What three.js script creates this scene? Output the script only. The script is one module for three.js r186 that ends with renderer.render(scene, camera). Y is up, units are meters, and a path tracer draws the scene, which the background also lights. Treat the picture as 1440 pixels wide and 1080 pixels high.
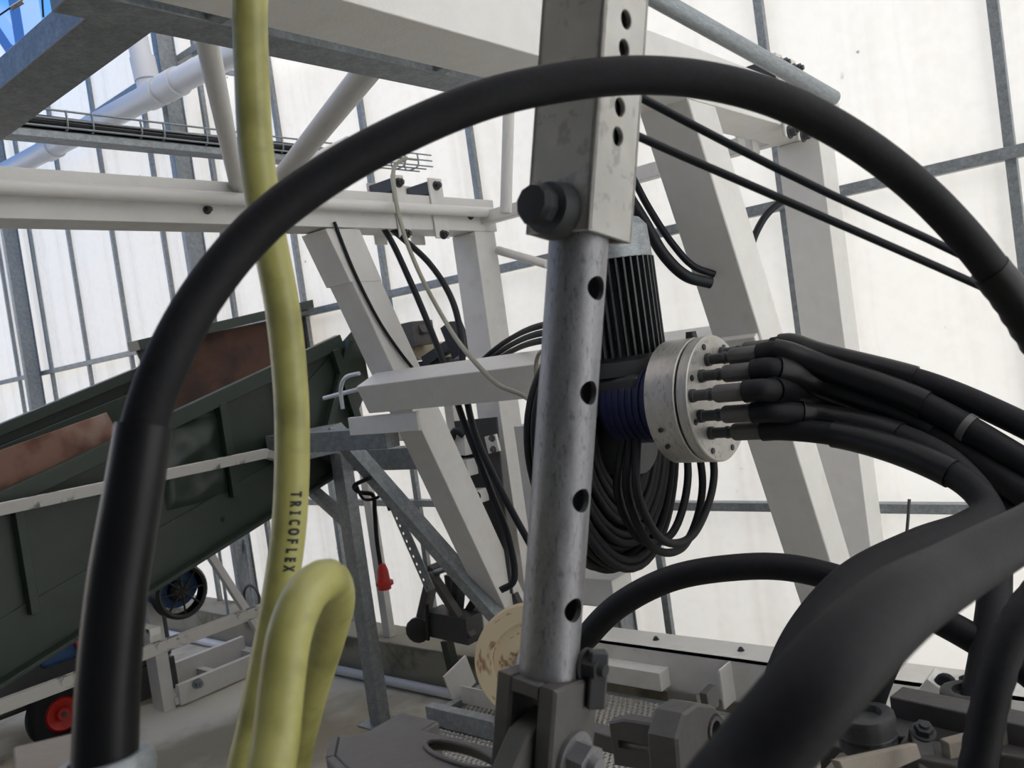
import * as THREE from 'three';
import { Sky } from 'three/addons/objects/Sky.js';
import { RoundedBoxGeometry } from 'three/addons/geometries/RoundedBoxGeometry.js';
import { mergeGeometries, toCreasedNormals } from 'three/addons/utils/BufferGeometryUtils.js';
import { Brush, Evaluator, SUBTRACTION } from 'three-bvh-csg';

// ---------------------------------------------------------------- camera, sky, sun, exposure
const scene = new THREE.Scene();
const rad = THREE.MathUtils.degToRad;
const camera = new THREE.PerspectiveCamera(2 * Math.atan(540 / 1200) * 180 / Math.PI, 1440 / 1080, 0.05, 200);
camera.rotation.order = 'YXZ';
camera.position.set(0, 2.36, 0);
camera.rotation.set(rad(-2.1), rad(40.4), rad(-8.05));
camera.focus = 2.2; camera.userData.fStop = 9;
scene.add(camera);

const sunDirection = new THREE.Vector3(0.62, 0.62, -0.66).normalize();
const sky = new Sky();
sky.name = 'sky';
sky.scale.setScalar(500);
sky.material.uniforms.turbidity.value = 2.2;
sky.material.uniforms.rayleigh.value = 1.2;
sky.material.uniforms.mieCoefficient.value = 0.004;
sky.material.uniforms.mieDirectionalG.value = 0.8;
sky.material.uniforms.sunPosition.value.copy(sunDirection);
scene.add(sky);
scene.environmentIntensity = 0.55;
const sun = new THREE.DirectionalLight(0xffe9cc, 9.8);
sun.name = 'sun';
sun.position.copy(sunDirection).multiplyScalar(40);
sun.castShadow = true;
sun.shadow.camera.left = sun.shadow.camera.bottom = -20; sun.shadow.camera.right = sun.shadow.camera.top = 20;
sun.shadow.camera.near = 1; sun.shadow.camera.far = 90; sun.shadow.mapSize.set(4096, 4096);
scene.add(sun, sun.target);

const renderer = new THREE.WebGLRenderer({ antialias: true });
renderer.toneMapping = THREE.LinearToneMapping;
renderer.toneMappingExposure = 1.05;
renderer.shadowMap.enabled = true;

// ---------------------------------------------------------------- helpers
let seed = 7;
const rnd = () => { seed = (seed * 16807) % 2147483647; return seed / 2147483647; };
const V = (p) => new THREE.Vector3(p[0], p[1], p[2]);
const taken = new Map();
const numbered = (n) => { const k = taken.get(n) ?? 0; taken.set(n, k + 1); return k ? n + '_' + String(k).padStart(3, '0') : n; };

// tiling value noise
function noiseField(size, cells, s) {
  let q = s; const r = () => { q = (q * 16807) % 2147483647; return q / 2147483647; };
  const g = Float32Array.from({ length: cells * cells }, r), o = new Float32Array(size * size);
  for (let y = 0; y < size; y++) for (let x = 0; x < size; x++) {
    const fx = x / size * cells, fy = y / size * cells, ix = Math.floor(fx), iy = Math.floor(fy);
    let u = fx - ix, v = fy - iy; u = u * u * (3 - 2 * u); v = v * v * (3 - 2 * v);
    const a = g[iy % cells * cells + ix % cells], b = g[iy % cells * cells + (ix + 1) % cells], c = g[(iy + 1) % cells * cells + ix % cells], d = g[(iy + 1) % cells * cells + (ix + 1) % cells];
    o[y * size + x] = (a + (b - a) * u) * (1 - v) + (c + (d - c) * u) * v;
  }
  return o;
}
function fbm(size, cells, s, octaves = 4) {
  const o = new Float32Array(size * size); let w = 1, t = 0;
  for (let k = 0; k < octaves; k++) { const n = noiseField(size, cells << k, s + 31 * k); for (let i = 0; i < o.length; i++) o[i] += n[i] * w; t += w; w *= 0.55; }
  for (let i = 0; i < o.length; i++) o[i] /= t;
  return o;
}
function texture(size, fn, srgb = true, metres = 1) {
  const d = new Uint8Array(size * size * 4);
  for (let i = 0; i < size * size; i++) { const c = fn(i, i % size, Math.floor(i / size)); for (let k = 0; k < 3; k++) d[i * 4 + k] = Math.max(0, Math.min(255, c[k])); d[i * 4 + 3] = 255; }
  const t = new THREE.DataTexture(d, size, size);
  t.wrapS = t.wrapT = THREE.RepeatWrapping; t.magFilter = THREE.LinearFilter; t.minFilter = THREE.LinearMipmapLinearFilter; t.generateMipmaps = true;
  if (srgb) t.colorSpace = THREE.SRGBColorSpace;
  t.repeat.set(1 / metres, 1 / metres); t.needsUpdate = true;
  return t;
}
const mix = (a, b, t) => a.map((v, k) => v + (b[k] - v) * t);
const clamp01 = (v) => Math.max(0, Math.min(1, v));
const step = (a, b, v) => { const t = clamp01((v - a) / (b - a)); return t * t * (3 - 2 * t); };

// geometry (all in world metres)
function uvBox(g) {
  const p = g.attributes.position, n = g.attributes.normal, uv = new Float32Array(p.count * 2);
  for (let i = 0; i < p.count; i++) {
    const ax = Math.abs(n.getX(i)), ay = Math.abs(n.getY(i)), az = Math.abs(n.getZ(i));
    if (ax >= ay && ax >= az) { uv[2 * i] = p.getZ(i); uv[2 * i + 1] = p.getY(i); }
    else if (ay >= az) { uv[2 * i] = p.getX(i); uv[2 * i + 1] = p.getZ(i); }
    else { uv[2 * i] = p.getX(i); uv[2 * i + 1] = p.getY(i); }
  }
  g.setAttribute('uv', new THREE.BufferAttribute(uv, 2));
  return g;
}
function join(list) {
  const l = list.map((g) => { const q = g.index ? g.toNonIndexed() : g.clone(); for (const k of Object.keys(q.attributes)) if (!['position', 'normal', 'uv'].includes(k)) q.deleteAttribute(k); return q; });
  return mergeGeometries(l);
}
// box by its limits
const span = ([x0, x1], [y0, y1], [z0, z1], b = 0.004) => {
  const w = Math.abs(x1 - x0), h = Math.abs(y1 - y0), d = Math.abs(z1 - z0), r = Math.min(b, w / 2.5, h / 2.5, d / 2.5);
  const g = r > 0 ? new RoundedBoxGeometry(w, h, d, 1, r) : new THREE.BoxGeometry(w, h, d);
  return uvBox(g.translate((x0 + x1) / 2, (y0 + y1) / 2, (z0 + z1) / 2));
};
// frame whose z runs from A to B
function frame(A, B, up = [0, 1, 0]) {
  const a = V(A), b = V(B), z = b.clone().sub(a).normalize(); let u = V(up);
  if (Math.abs(u.dot(z)) > 0.98) u = new THREE.Vector3(1, 0, 0);
  const x = u.clone().cross(z).normalize(), y = z.clone().cross(x);
  return { m: new THREE.Matrix4().makeBasis(x, y, z).setPosition(a.clone().lerp(b, 0.5)), len: a.distanceTo(b), x, y, z };
}
const bar = (A, B, w, h, up, b = 0.003) => {
  const f = frame(A, B, up), r = Math.min(b, w / 2.5, h / 2.5), g = r > 0 ? new RoundedBoxGeometry(w, h, f.len, 1, r) : new THREE.BoxGeometry(w, h, f.len);
  return uvBox(g).applyMatrix4(f.m);
};
const rod = (A, B, r, r2 = r, seg = 20) => {
  const f = frame(A, B), g = new THREE.CylinderGeometry(r2, r, f.len, seg).rotateX(Math.PI / 2);
  return g.applyMatrix4(f.m);
};
const hexBolt = (A, dir, r, h) => { // hexagonal head with a washer, on A pointing along dir
  const d = V(dir).normalize(), p = V(A);
  const q = (t) => p.clone().addScaledVector(d, t).toArray();
  return join([rod(q(0), q(h * 0.2), r * 1.35, r * 1.35, 20), toCreasedNormals(rod(q(h * 0.2), q(h), r, r, 6), 0.5), rod(q(h), q(h * 1.35), r * 0.55, r * 0.5, 12)]);
};
// plate from a flat outline, thickness along the outline's normal n
function plate(pts, n, t, holes = [], bevel = 0.0015) {
  const z = V(n).normalize(), o = V(pts[0]);
  let x = V(pts[1]).sub(o); x.addScaledVector(z, -x.dot(z)).normalize();
  const y = z.clone().cross(x), to2 = (p) => { const d = V(p).sub(o); return new THREE.Vector2(d.dot(x), d.dot(y)); };
  const sh = new THREE.Shape(pts.map(to2));
  for (const h of holes) sh.holes.push(new THREE.Path(h.map(to2)));
  const g = new THREE.ExtrudeGeometry(sh, { depth: Math.max(t - 2 * bevel, 0.0005), bevelEnabled: bevel > 0, bevelThickness: bevel, bevelSize: bevel, bevelSegments: 1, bevelOffset: -bevel, curveSegments: 8 });
  g.translate(0, 0, bevel);
  g.computeVertexNormals(); uvBox(g);
  return g.applyMatrix4(new THREE.Matrix4().makeBasis(x, y, z).setPosition(o));
}
// hose swept along points; r is a number or a function of 0..1
function sweep(pts, r, { seg = 0, ring = 20, closed = false, caps = true, arc = null, lift = 0, metres = true, up = null, tension = 'centripetal' } = {}) {
  const c = new THREE.CatmullRomCurve3(pts.map(V), closed, tension);
  const L = c.getLength(), R = typeof r === 'number' ? () => r : r, N = seg || Math.max(12, Math.min(360, Math.round(L / 0.012)));
  const fr = c.computeFrenetFrames(N, closed), pos = [], nor = [], uv = [], idx = [];
  const a0 = arc ? arc[0] : 0, a1 = arc ? arc[1] : Math.PI * 2;
  for (let i = 0; i <= N; i++) {
    const t = i / N, p = c.getPointAt(t); let nx = fr.normals[i], by = fr.binormals[i];
    if (up) { by = V(up).clone(); by.addScaledVector(fr.tangents[i], -by.dot(fr.tangents[i])).normalize(); nx = by.clone().cross(fr.tangents[i]).normalize(); }
    for (let k = 0; k <= ring; k++) {
      const a = a0 + (a1 - a0) * k / ring, d = nx.clone().multiplyScalar(Math.cos(a)).addScaledVector(by, Math.sin(a));
      const q = p.clone().addScaledVector(d, R(t) + lift);
      pos.push(q.x, q.y, q.z); nor.push(d.x, d.y, d.z);
      if (metres) uv.push(k / ring * (a1 - a0) * R(t), t * L); else uv.push(k / ring, t);
    }
  }
  for (let i = 0; i < N; i++) for (let k = 0; k < ring; k++) { const a = i * (ring + 1) + k, b = a + ring + 1; idx.push(a, a + 1, b, b, a + 1, b + 1); }
  if (caps && !closed && !arc) for (const i of [0, N]) {
    const p = c.getPointAt(i / N), n = fr.tangents[i].clone().multiplyScalar(i ? 1 : -1), o = pos.length / 3;
    pos.push(p.x, p.y, p.z); nor.push(n.x, n.y, n.z); uv.push(0, 0);
    for (let k = 0; k <= ring; k++) { const s = (i * (ring + 1) + k) * 3; pos.push(pos[s], pos[s + 1], pos[s + 2]); nor.push(n.x, n.y, n.z); uv.push(0, 0); }
    for (let k = 0; k < ring; k++) i ? idx.push(o, o + 1 + k, o + 2 + k) : idx.push(o, o + 2 + k, o + 1 + k);
  }
  const g = new THREE.BufferGeometry();
  g.setAttribute('position', new THREE.Float32BufferAttribute(pos, 3)); g.setAttribute('normal', new THREE.Float32BufferAttribute(nor, 3)); g.setAttribute('uv', new THREE.Float32BufferAttribute(uv, 2)); g.setIndex(idx);
  return g;
}
// ring/disc with a profile [radius, offset] turned about the axis A + t*dir
function lathe(A, dir, profile, seg = 40) {
  const d = V(dir).normalize(), q = new THREE.Quaternion().setFromUnitVectors(new THREE.Vector3(0, 1, 0), d);
  const g = toCreasedNormals(new THREE.LatheGeometry(profile.map(([r, h]) => new THREE.Vector2(r, h)), seg), 0.6);
  return g.applyQuaternion(q).translate(...A);
}
const cutter = new Evaluator(); cutter.useGroups = false; cutter.attributes = ['position', 'normal', 'uv'];
function cut(base, tools) {
  let r = new Brush(base.index ? base : base); r.updateMatrixWorld();
  for (const t of tools) { const b = new Brush(t); b.updateMatrixWorld(); r = cutter.evaluate(r, b, SUBTRACTION); }
  return r.geometry;
}

// a hose run carried on from p: offsets added one after the other
const onward = (p, ...d) => d.map(([x, y, z]) => [p[0] + x, y, p[2] + z]);

// objects
function worldOf(o) { const p = new THREE.Vector3(); for (let q = o; q && q !== scene; q = q.parent) p.add(q.position); return p; }
function put(name, geometry, m, parent = scene) {
  geometry.computeBoundingBox();
  const c = geometry.boundingBox.getCenter(new THREE.Vector3());
  if (parent === scene) c.y = geometry.boundingBox.min.y;
  geometry.translate(-c.x, -c.y, -c.z);
  const o = new THREE.Mesh(geometry, m);
  o.name = parent === scene ? numbered(name) : name;
  o.castShadow = o.receiveShadow = true;
  o.position.copy(c).sub(worldOf(parent));
  parent.add(o);
  return o;
}
function thing(name, label, category, base, group) {
  const o = new THREE.Group(); o.name = numbered(name); o.position.set(...base); scene.add(o);
  o.userData = { label, category }; if (group) o.userData.group = group;
  return o;
}
const tag = (o, label, category, group) => { o.userData = { label, category, ...(group ? { group } : {}) }; return o; };
const struct = (name, geometry, m, label, category) => { const o = geometry ? put(name, geometry, m) : new THREE.Group(); if (!geometry) { o.name = name; scene.add(o); } o.userData = { kind: 'structure', label, category }; return o; };

// ---------------------------------------------------------------- materials
const S = 256;
const nA = fbm(S, 4, 11, 5), nB = fbm(S, 16, 23, 3), nC = fbm(S, 3, 47, 4), nD = fbm(S, 64, 5, 1);
const streakA = (() => { const o = new Float32Array(S * S), n = fbm(S, 8, 77, 5); for (let y = 0; y < S; y++) for (let x = 0; x < S; x++) o[y * S + x] = n[((y >> 4) & (S - 1)) * S + x]; return o; })();
const M = {};
const std = (o) => new THREE.MeshStandardMaterial(o);
const painted = (base, dirt, amount, o = {}) => std({ map: texture(S, (i) => mix(mix(base, dirt, amount * step(0.5, 0.85, nA[i])), dirt, 0.35 * amount * nB[i]), true, o.metres ?? 0.8), roughness: o.rough ?? 0.5, metalness: o.metal ?? 0, bumpMap: bumpFine, bumpScale: 0.0006 });
const bumpFine = texture(S, (i) => [nB[i] * 160 + nD[i] * 95, 0, 0], false, 0.3);
M.paint = painted([210, 209, 205], [166, 158, 145], 0.45);
M.galv = std({ map: texture(S, (i) => { const v = 142 + 34 * (nB[i] - 0.5) + 22 * (nD[i] - 0.5); return [v * 0.96, v, v * 1.02]; }, true, 0.4), roughness: 0.42, metalness: 0.35 });  // also the shade tone of the top crossbeam, rail brace and head support
M.steel = std({ map: texture(S, (i) => { const v = 138 + 40 * (nA[i] - 0.5) + 14 * (nD[i] - 0.5) - 26 * step(0.6, 0.85, nB[i]); return [v, v, v * 1.02]; }, true, 0.25), roughnessMap: texture(S, (i) => [0, 80 + 110 * nA[i], 0], false, 0.25), roughness: 1, metalness: 0.75 });
M.dusty = painted([136, 129, 118], [98, 90, 80], 0.7, { rough: 0.75, metres: 0.3 });
M.castSteel = painted([90, 89, 88], [64, 58, 52], 0.7, { rough: 0.55, metal: 0.3, metres: 0.25 });
M.machined = std({ map: texture(S, (i) => { const v = 182 + 34 * (nA[i] - 0.5) - 22 * step(0.6, 0.8, nB[i]) - 18 * nC[i]; return [v, v * 0.985, v * 0.95]; }, true, 0.22), roughness: 0.4, metalness: 0.45 });
M.darkMetal = painted([58, 60, 62], [40, 38, 36], 0.6, { rough: 0.5, metres: 0.3 });
M.blackPlastic = std({ color: 0x1b1d20, roughness: 0.5 });
M.rubber = new THREE.MeshPhysicalMaterial({ specularIntensity: 0.4,  map: texture(S, (i) => { const v = 17 + 12 * nA[i] + 6 * (nD[i] - 0.5); return [v, v * 1.04, v * 1.16]; }, true, 0.2), roughness: 0.6, bumpMap: bumpFine, bumpScale: 0.0003 });
M.sleeve = new THREE.MeshPhysicalMaterial({ specularIntensity: 0.5,  map: texture(S, (i) => { const v = 14 + 10 * nA[i]; return [v, v * 1.02, v * 1.12]; }, true, 0.2), roughness: 0.38 });
M.cable = new THREE.MeshPhysicalMaterial({ specularIntensity: 0.5,  color: 0x181b20, roughness: 0.5 });
M.paleCable = std({ color: 0x8d8b7c, roughness: 0.5 });
M.hoseYellow = new THREE.MeshPhysicalMaterial({ map: texture(S, (i, x, y) => mix(mix([166, 163, 96], [134, 132, 70], step(0.35, 0.7, nA[i])), [128, 126, 70], 0.3 * step(0.55, 0.8, nB[i])), true, 0.3), roughness: 0.42, clearcoat: 0.15, clearcoatRoughness: 0.4 });
M.green = painted([42, 55, 46], [30, 36, 32], 0.8, { rough: 0.38, metres: 1.1 });
M.rust = std({ map: texture(S, (i) => mix(mix([128, 96, 82], [86, 54, 44], step(0.42, 0.68, nA[i])), [158, 142, 130], 0.8 * step(0.45, 0.62, nC[i])), true, 1.1), roughness: 0.8, bumpMap: bumpFine, bumpScale: 0.001 });
M.rustDark = std({ map: texture(S, (i) => mix([86, 58, 46], [52, 40, 36], step(0.35, 0.7, nA[i])), true, 1.3), roughness: 0.8 });
M.worn = std({ map: texture(S, (i) => mix([176, 174, 168], [70, 70, 70], 0.8 * step(0.52, 0.62, nB[i]) * step(0.45, 0.6, nC[i])), true, 0.5), roughness: 0.5 });
M.concrete = std({ map: texture(512, (() => { const a = fbm(512, 4, 91, 6), b = fbm(512, 24, 17, 3), c = fbm(512, 3, 3, 4); return (i) => mix(mix([206, 202, 188], [158, 150, 130], step(0.4, 0.7, a[i])), [116, 108, 74], 0.55 * step(0.55, 0.72, c[i]) * (0.5 + 0.5 * b[i])); })(), true, 3.2), roughness: 0.9, bumpMap: bumpFine, bumpScale: 0.002 });
M.kerb = std({ map: texture(S, (i) => mix([150, 146, 132], [92, 90, 72], step(0.42, 0.7, nA[i])), true, 1.4), roughness: 0.92, bumpMap: bumpFine, bumpScale: 0.003 });
M.red = std({ color: 0xb02a22, roughness: 0.5 });
M.blue = painted([44, 84, 132], [34, 52, 78], 0.7, { rough: 0.5, metres: 0.5 });
M.navy = painted([30, 38, 84], [20, 22, 40], 0.7, { rough: 0.6, metres: 0.2 });
M.cream = std({ map: texture(S, (i) => mix([206, 190, 158], [124, 88, 58], step(0.52, 0.72, nA[i])), true, 0.3), roughness: 0.6 });
M.amber = std({ color: 0xc98a1e, roughness: 0.4 });
M.pvc = std({ color: 0xc9ccd0, roughness: 0.4 });
M.cladding = std({ color: 0x8f9396, roughness: 0.7 });
M.skyBlue = std({ color: 0x3f68a8, roughness: 0.6 });
// translucent ribbed sheet: daylight comes through it; vertical run marks and specks of dirt on it
const sheetMap = texture(512, (() => {
  const run = new Float32Array(512), a = fbm(512, 8, 61, 5), b = fbm(512, 48, 29, 2), c = fbm(512, 5, 71, 4);
  for (let x = 0; x < 512; x++) run[x] = a[x * 1 + 512 * 200];
  return (i, x, y) => {
    const s = 0.6 * step(0.5, 0.75, run[(x + 2 * Math.round(3 * c[i])) & 511]) * (0.35 + 0.65 * c[i]) + 0.25 * (b[i] - 0.5), k = 0.7 * step(0.84, 0.9, b[i]) * step(0.62, 0.7, c[i]);
    return mix(mix([240, 238, 231], [216, 211, 202], clamp01(s)), [120, 116, 108], k);
  };
})(), true, 2.1);
M.sheet = new THREE.MeshPhysicalMaterial({ map: sheetMap, transmission: 0.21, thickness: 0, roughness: 1, ior: 1.3, specularIntensity: 0.3, side: THREE.DoubleSide });
M.clearSheet = new THREE.MeshPhysicalMaterial({ color: 0xf6f4ee, transmission: 0.85, thickness: 0, roughness: 1, ior: 1.3, specularIntensity: 0.3, side: THREE.DoubleSide });  // clearer than the back wall sheet, to pass more light inside

// ---------------------------------------------------------------- the building
struct('floor', span([-18, 2.4], [-0.15, 0], [-4.4, 6], 0), M.concrete, 'stained grey concrete floor of the shed', 'floor');
struct('ground', span([-60, 60], [-0.4, -0.16], [-60, 60], 0), M.kerb, 'gravel ground outside the shed', 'ground');
const WZ = -4.4, PITCH = 1.034, FIRST = -0.686, TOP = 6.3;
const wallBack = struct('wall_back', null, null, 'translucent white sheet wall with glazing bars and girts', 'wall');
function sheetGeometry(w, h) { // shallow ribs along the height
  const n = 18, g = new THREE.PlaneGeometry(w, h, n, 1), p = g.attributes.position;
  for (let i = 0; i < p.count; i++) p.setZ(i, 0.003 * Math.cos(((i % (n + 1)) / n) * Math.PI * 2 * 9));
  g.computeVertexNormals();
  const uv = g.attributes.uv;
  for (let i = 0; i < p.count; i++) uv.setXY(i, p.getX(i) + w / 2, p.getY(i) + h / 2);
  return g;
}
for (const [y0, y1] of [[0.31, 2.92], [2.92, TOP]]) {
  const base = sheetGeometry(PITCH - 0.002, y1 - y0);
  for (let k = -3; k < 17; k++) {
    const g = base.clone(), uv = g.attributes.uv, du = rnd() * 3, dv = rnd() * 3;
    for (let i = 0; i < uv.count; i++) uv.setXY(i, uv.getX(i) + du, uv.getY(i) + dv);
    g.translate(FIRST - (k + 0.5) * PITCH, (y0 + y1) / 2, WZ - 0.01 - (y0 < 1 ? 0.012 : 0));
    put('translucent_sheet', g, M.sheet, wallBack);
  }
}
for (let k = -3; k < 17; k++) put('glazing_bar', span([FIRST - k * PITCH - 0.023, FIRST - k * PITCH + 0.023], [0.31, TOP], [WZ, WZ + 0.04]), M.galv, wallBack);
for (const [y, h] of [[2.92, 0.055], [1.33, 0.05], [5.45, 0.06], [TOP, 0.09]]) put('girt', span([-17.9, 2.2], [y - h / 2, y + h / 2], [WZ + 0.0, WZ + 0.06]), M.galv, wallBack);
for (const x of [-15.35, -11.28, -7.17, -3.0, 1.1]) { // I-section columns
  const f = 0.045, d0 = WZ + 0.065, d1 = WZ + 0.235;
  put('column', join([span([x - f, x + f], [0.31, TOP - 0.1], [d0, d0 + 0.009], 0), span([x - f, x + f], [0.31, TOP - 0.1], [d1 - 0.009, d1], 0), span([x + f - 0.02, x + f - 0.013], [0.31, TOP - 0.1], [d0, d1], 0)]), M.galv, wallBack);
}
struct('wall_kerb', span([-18, 2.4], [0, 0.31], [-4.55, -4.1], 0.012), M.kerb, 'low weathered concrete kerb under the translucent wall', 'kerb');
struct('kerb_pipe', rod([-17.5, 0.045, -4.03], [-3.2, 0.045, -4.03], 0.035), M.pvc, 'pale pipe on the floor along the concrete kerb', 'pipe');
// the rest of the shed, unseen; end wall and roof strips placed for light
const wallRight = struct('wall_right', null, null, 'unseen end wall of translucent sheets and grey cladding, placed to light the machine', 'wall');
put('translucent_sheet', sheetGeometry(4.0, 6.2).rotateY(-Math.PI / 2).translate(2.2, 3.2, -2.4), M.clearSheet, wallRight);  // set close and sized for its light on the right-hand faces
put('cladding', span([2.2, 2.32], [0, 6.4], [-0.4, 6], 0), M.cladding, wallRight);
struct('wall_front', span([-18, 2.4], [0, 6.4], [6, 6.12], 0), M.cladding, 'grey clad wall behind the viewer', 'wall');
struct('wall_left', sheetGeometry(10.4, 6.2).rotateY(Math.PI / 2).translate(-17.9, 3.2, 0.8), M.sheet, 'translucent far end wall', 'wall');
const ceiling = struct('ceiling', null, null, 'unseen sheet metal roof with translucent strips added to light the machine bay', 'ceiling');
for (let k = 0; k < 5; k++) {  // translucent roof strips added to raise the light inside
  const x = -7 + 1.88 * k;
  if (k < 2) { put('added_rooflight', sheetGeometry(0.98, 5.2).rotateX(Math.PI / 2).translate(x + 0.5, 6.42, -1.9), M.clearSheet, ceiling); put('roof_sheet', span([x, x + 1.0], [6.4, 6.45], [0.7, 6.1], 0), M.cladding, ceiling); }
  else put('roof_sheet', span([x, x + 1.0], [6.4, 6.45], [-4.5, 6.1], 0), M.cladding, ceiling);
  put('added_rooflight', sheetGeometry(0.88, 5.2).rotateX(Math.PI / 2).translate(x + 1.44, 6.42, -1.9), M.clearSheet, ceiling);
  put('roof_sheet', span([x + 1, x + 1.88], [6.4, 6.45], [0.7, 6.1], 0), M.cladding, ceiling);
}
// blue mast outside, seen through the open bay of the roof
{
  const t = thing('outdoor_mast', 'blue steel mast outside above the shed wall', 'mast', [-18.6, -0.16, -8]);
  put('mast_leg', span([-18.85, -18.35], [-0.16, 16], [-8.2, -7.8]), M.skyBlue, t);
  put('mast_brace', bar([-18.6, 9.4, -8], [-21.6, 13, -8], 0.3, 0.3), M.skyBlue, t);
  put('mast_brace', bar([-18.6, 9.4, -8], [-21.6, 5.8, -8], 0.3, 0.3), M.skyBlue, t);
}
{
  const t = thing('roof_tie_rod', 'thin steel tie rod with turnbuckle across the open roof bay', 'rod', [-4.649, 4.244, -1.653]);
  put('wire', rod([-4.649, 4.244, -1.653], [-4.307, 4.469, -1.955], 0.004), M.cable, t);
  put('turnbuckle', rod([-4.433, 4.379, -1.843], [-4.387, 4.406, -1.883], 0.012, 0.012, 10), M.galv, t);
  put('drop_wire', rod([-4.312, 4.470, -1.951], [-4.317, 4.316, -1.939], 0.005), M.cable, t);
}
// drain pipe on the wall
{
  const t = thing('drain_pipe', 'large pale plastic drain pipe with tee running along the wall', 'pipe', [-7.6, 4.8, -4.0]);
  const at = (x) => [x, 4.99 - 0.045 * (x + 5.8), -4.0];
  put('pipe_run', rod(at(-12.5), at(-4.2), 0.105, 0.105, 32), M.pvc, t);
  for (const x of [-9.2, -7.0, -6.7, -5.0]) put('coupling', rod(at(x - 0.11), at(x + 0.11), 0.122, 0.122, 32), M.pvc, t);
  const b = at(-7.1);
  put('branch', rod(b, [b[0] - 0.05, 6.25, b[2] + 0.05], 0.09, 0.09, 28), M.pvc, t);
  put('branch_collar', rod([b[0], b[1] + 0.14, b[2]], [b[0] - 0.01, b[1] + 0.34, b[2] + 0.01], 0.107, 0.107, 28), M.pvc, t);
  for (const x of [-10.6, -8.3, -6.2]) put('pipe_clip', span([x - 0.02, x + 0.02], [at(x)[1] - 0.02, at(x)[1] + 0.02], [-4.33, -4.09]), M.galv, t);
}

// ---------------------------------------------------------------- the gantry
const XR = -1.3, XL = -3.4, B = 0.185;
const gantry = thing('steel_gantry', 'light grey painted steel gantry of box beams, posts and slanting legs', 'gantry', [-2.4, 0.45, -3.4]);
put('long_beam', span([XR - B, XR], [3.105, 3.29], [-4.117, 0.9]), M.paint, gantry);
put('long_beam', span([XL - B, XL], [3.11, 3.305], [-4.06, 0.9]), M.paint, gantry);
put('top_crossbeam', span([-3.75, -1.15], [3.306, 3.388], [-1.19, -1.02]), M.galv, gantry);  // darker metal than the painted beams, standing in for shade overhead
put('post', span([XR - 0.19, XR], [0.47, 3.104], [-3.975, -3.79]), M.paint, gantry);
put('post', span([XL - 0.19, XL], [0.47, 3.109], [-4.035, -3.85]), M.paint, gantry);
for (const [x, z0] of [[XR, -2.612], [XL, -2.748]]) {
  const k = 0.402, y0 = 0.47, y1 = 3.105, zb = z0 - k * (y1 - y0), e = 0.2;
  put('slanting_leg', plate([[x - B, y1, z0], [x - B, y0, zb], [x - B, y0, zb - e], [x - B, y1, z0 - e]], [1, 0, 0], B, [], 0.004), M.paint, gantry);
}
put('leg_doubler', plate([[XL - B - 0.012, 3.1, -2.735], [XL - B - 0.012, 2.83, -2.845], [XL - B - 0.012, 2.83, -3.06], [XL - B - 0.012, 3.1, -2.96]], [1, 0, 0], B + 0.016, [], 0.003), M.paint, gantry);
{ // middle crossbeam, turned with the legs
  const tilt = Math.atan(0.402), g = new RoundedBoxGeometry(2.24, 0.165, 0.165, 1, 0.006); uvBox(g);
  g.translate(0, -0.0825, -0.0825).rotateX(tilt).translate(-3.55 + 1.12, 2.295, -2.905);
  put('middle_crossbeam', g, M.paint, gantry);
  put('tab_plate', bar([-3.75, 2.08, -2.99], [-3.2, 2.08, -2.99], 0.02, 0.1), M.paint, gantry);
}
put('rear_tie', span([XL - 0.02, XR - 0.18], [3.15, 3.225], [-4.0, -3.92]), M.paint, gantry);
// base channel along the wall
put('base_channel', join([span([-3.3, 1.8], [0.47, 0.69], [-3.8, -3.785], 0), span([-3.3, 1.8], [0.678, 0.69], [-4.0, -3.785], 0), span([-3.3, 1.8], [0.47, 0.482], [-4.0, -3.785], 0)]), M.paint, gantry);
for (const x of [-2.55, -2.05, -1.0, -0.6]) put('channel_bolt', hexBolt([x, 0.69, -3.9], [0, 1, 0], 0.014, 0.014), M.darkMetal, gantry);
put('channel_stub', span([-3.25, -2.42], [0.5, 0.6], [-3.785, -3.69]), M.paint, gantry);
put('channel_gusset', span([-2.06, -2.05], [0.482, 0.678], [-3.785, -3.66], 0), M.paint, gantry);
for (const x of [-3.48, -2.4, -1.4, 0.6]) put('foot', span([x - 0.09, x + 0.09], [0, 0.47], [-4.02, -3.84]), M.paint, gantry);
// beam clamps: two plates and through bolts round each beam end
function clamp(x, z, y0, y1, w) {
  const face = put('clamp_plate', span([x + 0.001, x + 0.014], [y0 - 0.05, y1 + 0.1], [z - w, z + w], 0.005), M.paint, gantry);
  put('clamp_plate', span([x - B - 0.014, x - B - 0.001], [y0 - 0.05, y1 + 0.1], [z - w, z + w], 0.005), M.paint, gantry);
  put('clamp_bar', span([x - B - 0.001, x + 0.001], [y1 + 0.012, y1 + 0.085], [z - w * 0.8, z + w * 0.8], 0.006), M.darkMetal, gantry);
  put('clamp_bolt', hexBolt([x + 0.014, y1 + 0.055, z], [1, 0, 0], 0.02, 0.03), M.darkMetal, face);
  put('clamp_bolt', hexBolt([x + 0.014, y0 - 0.03, z], [1, 0, 0], 0.02, 0.03), M.darkMetal, face);
}
clamp(XL, -3.27, 3.11, 3.305, 0.045); clamp(XL, -3.56, 3.11, 3.305, 0.055);
clamp(XR, -3.42, 3.105, 3.29, 0.035); clamp(XR, -3.56, 3.105, 3.29, 0.035);
put('beam_bolt', hexBolt([XL, 3.2, -3.83], [1, 0, 0], 0.018, 0.02), M.darkMetal, gantry);
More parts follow.
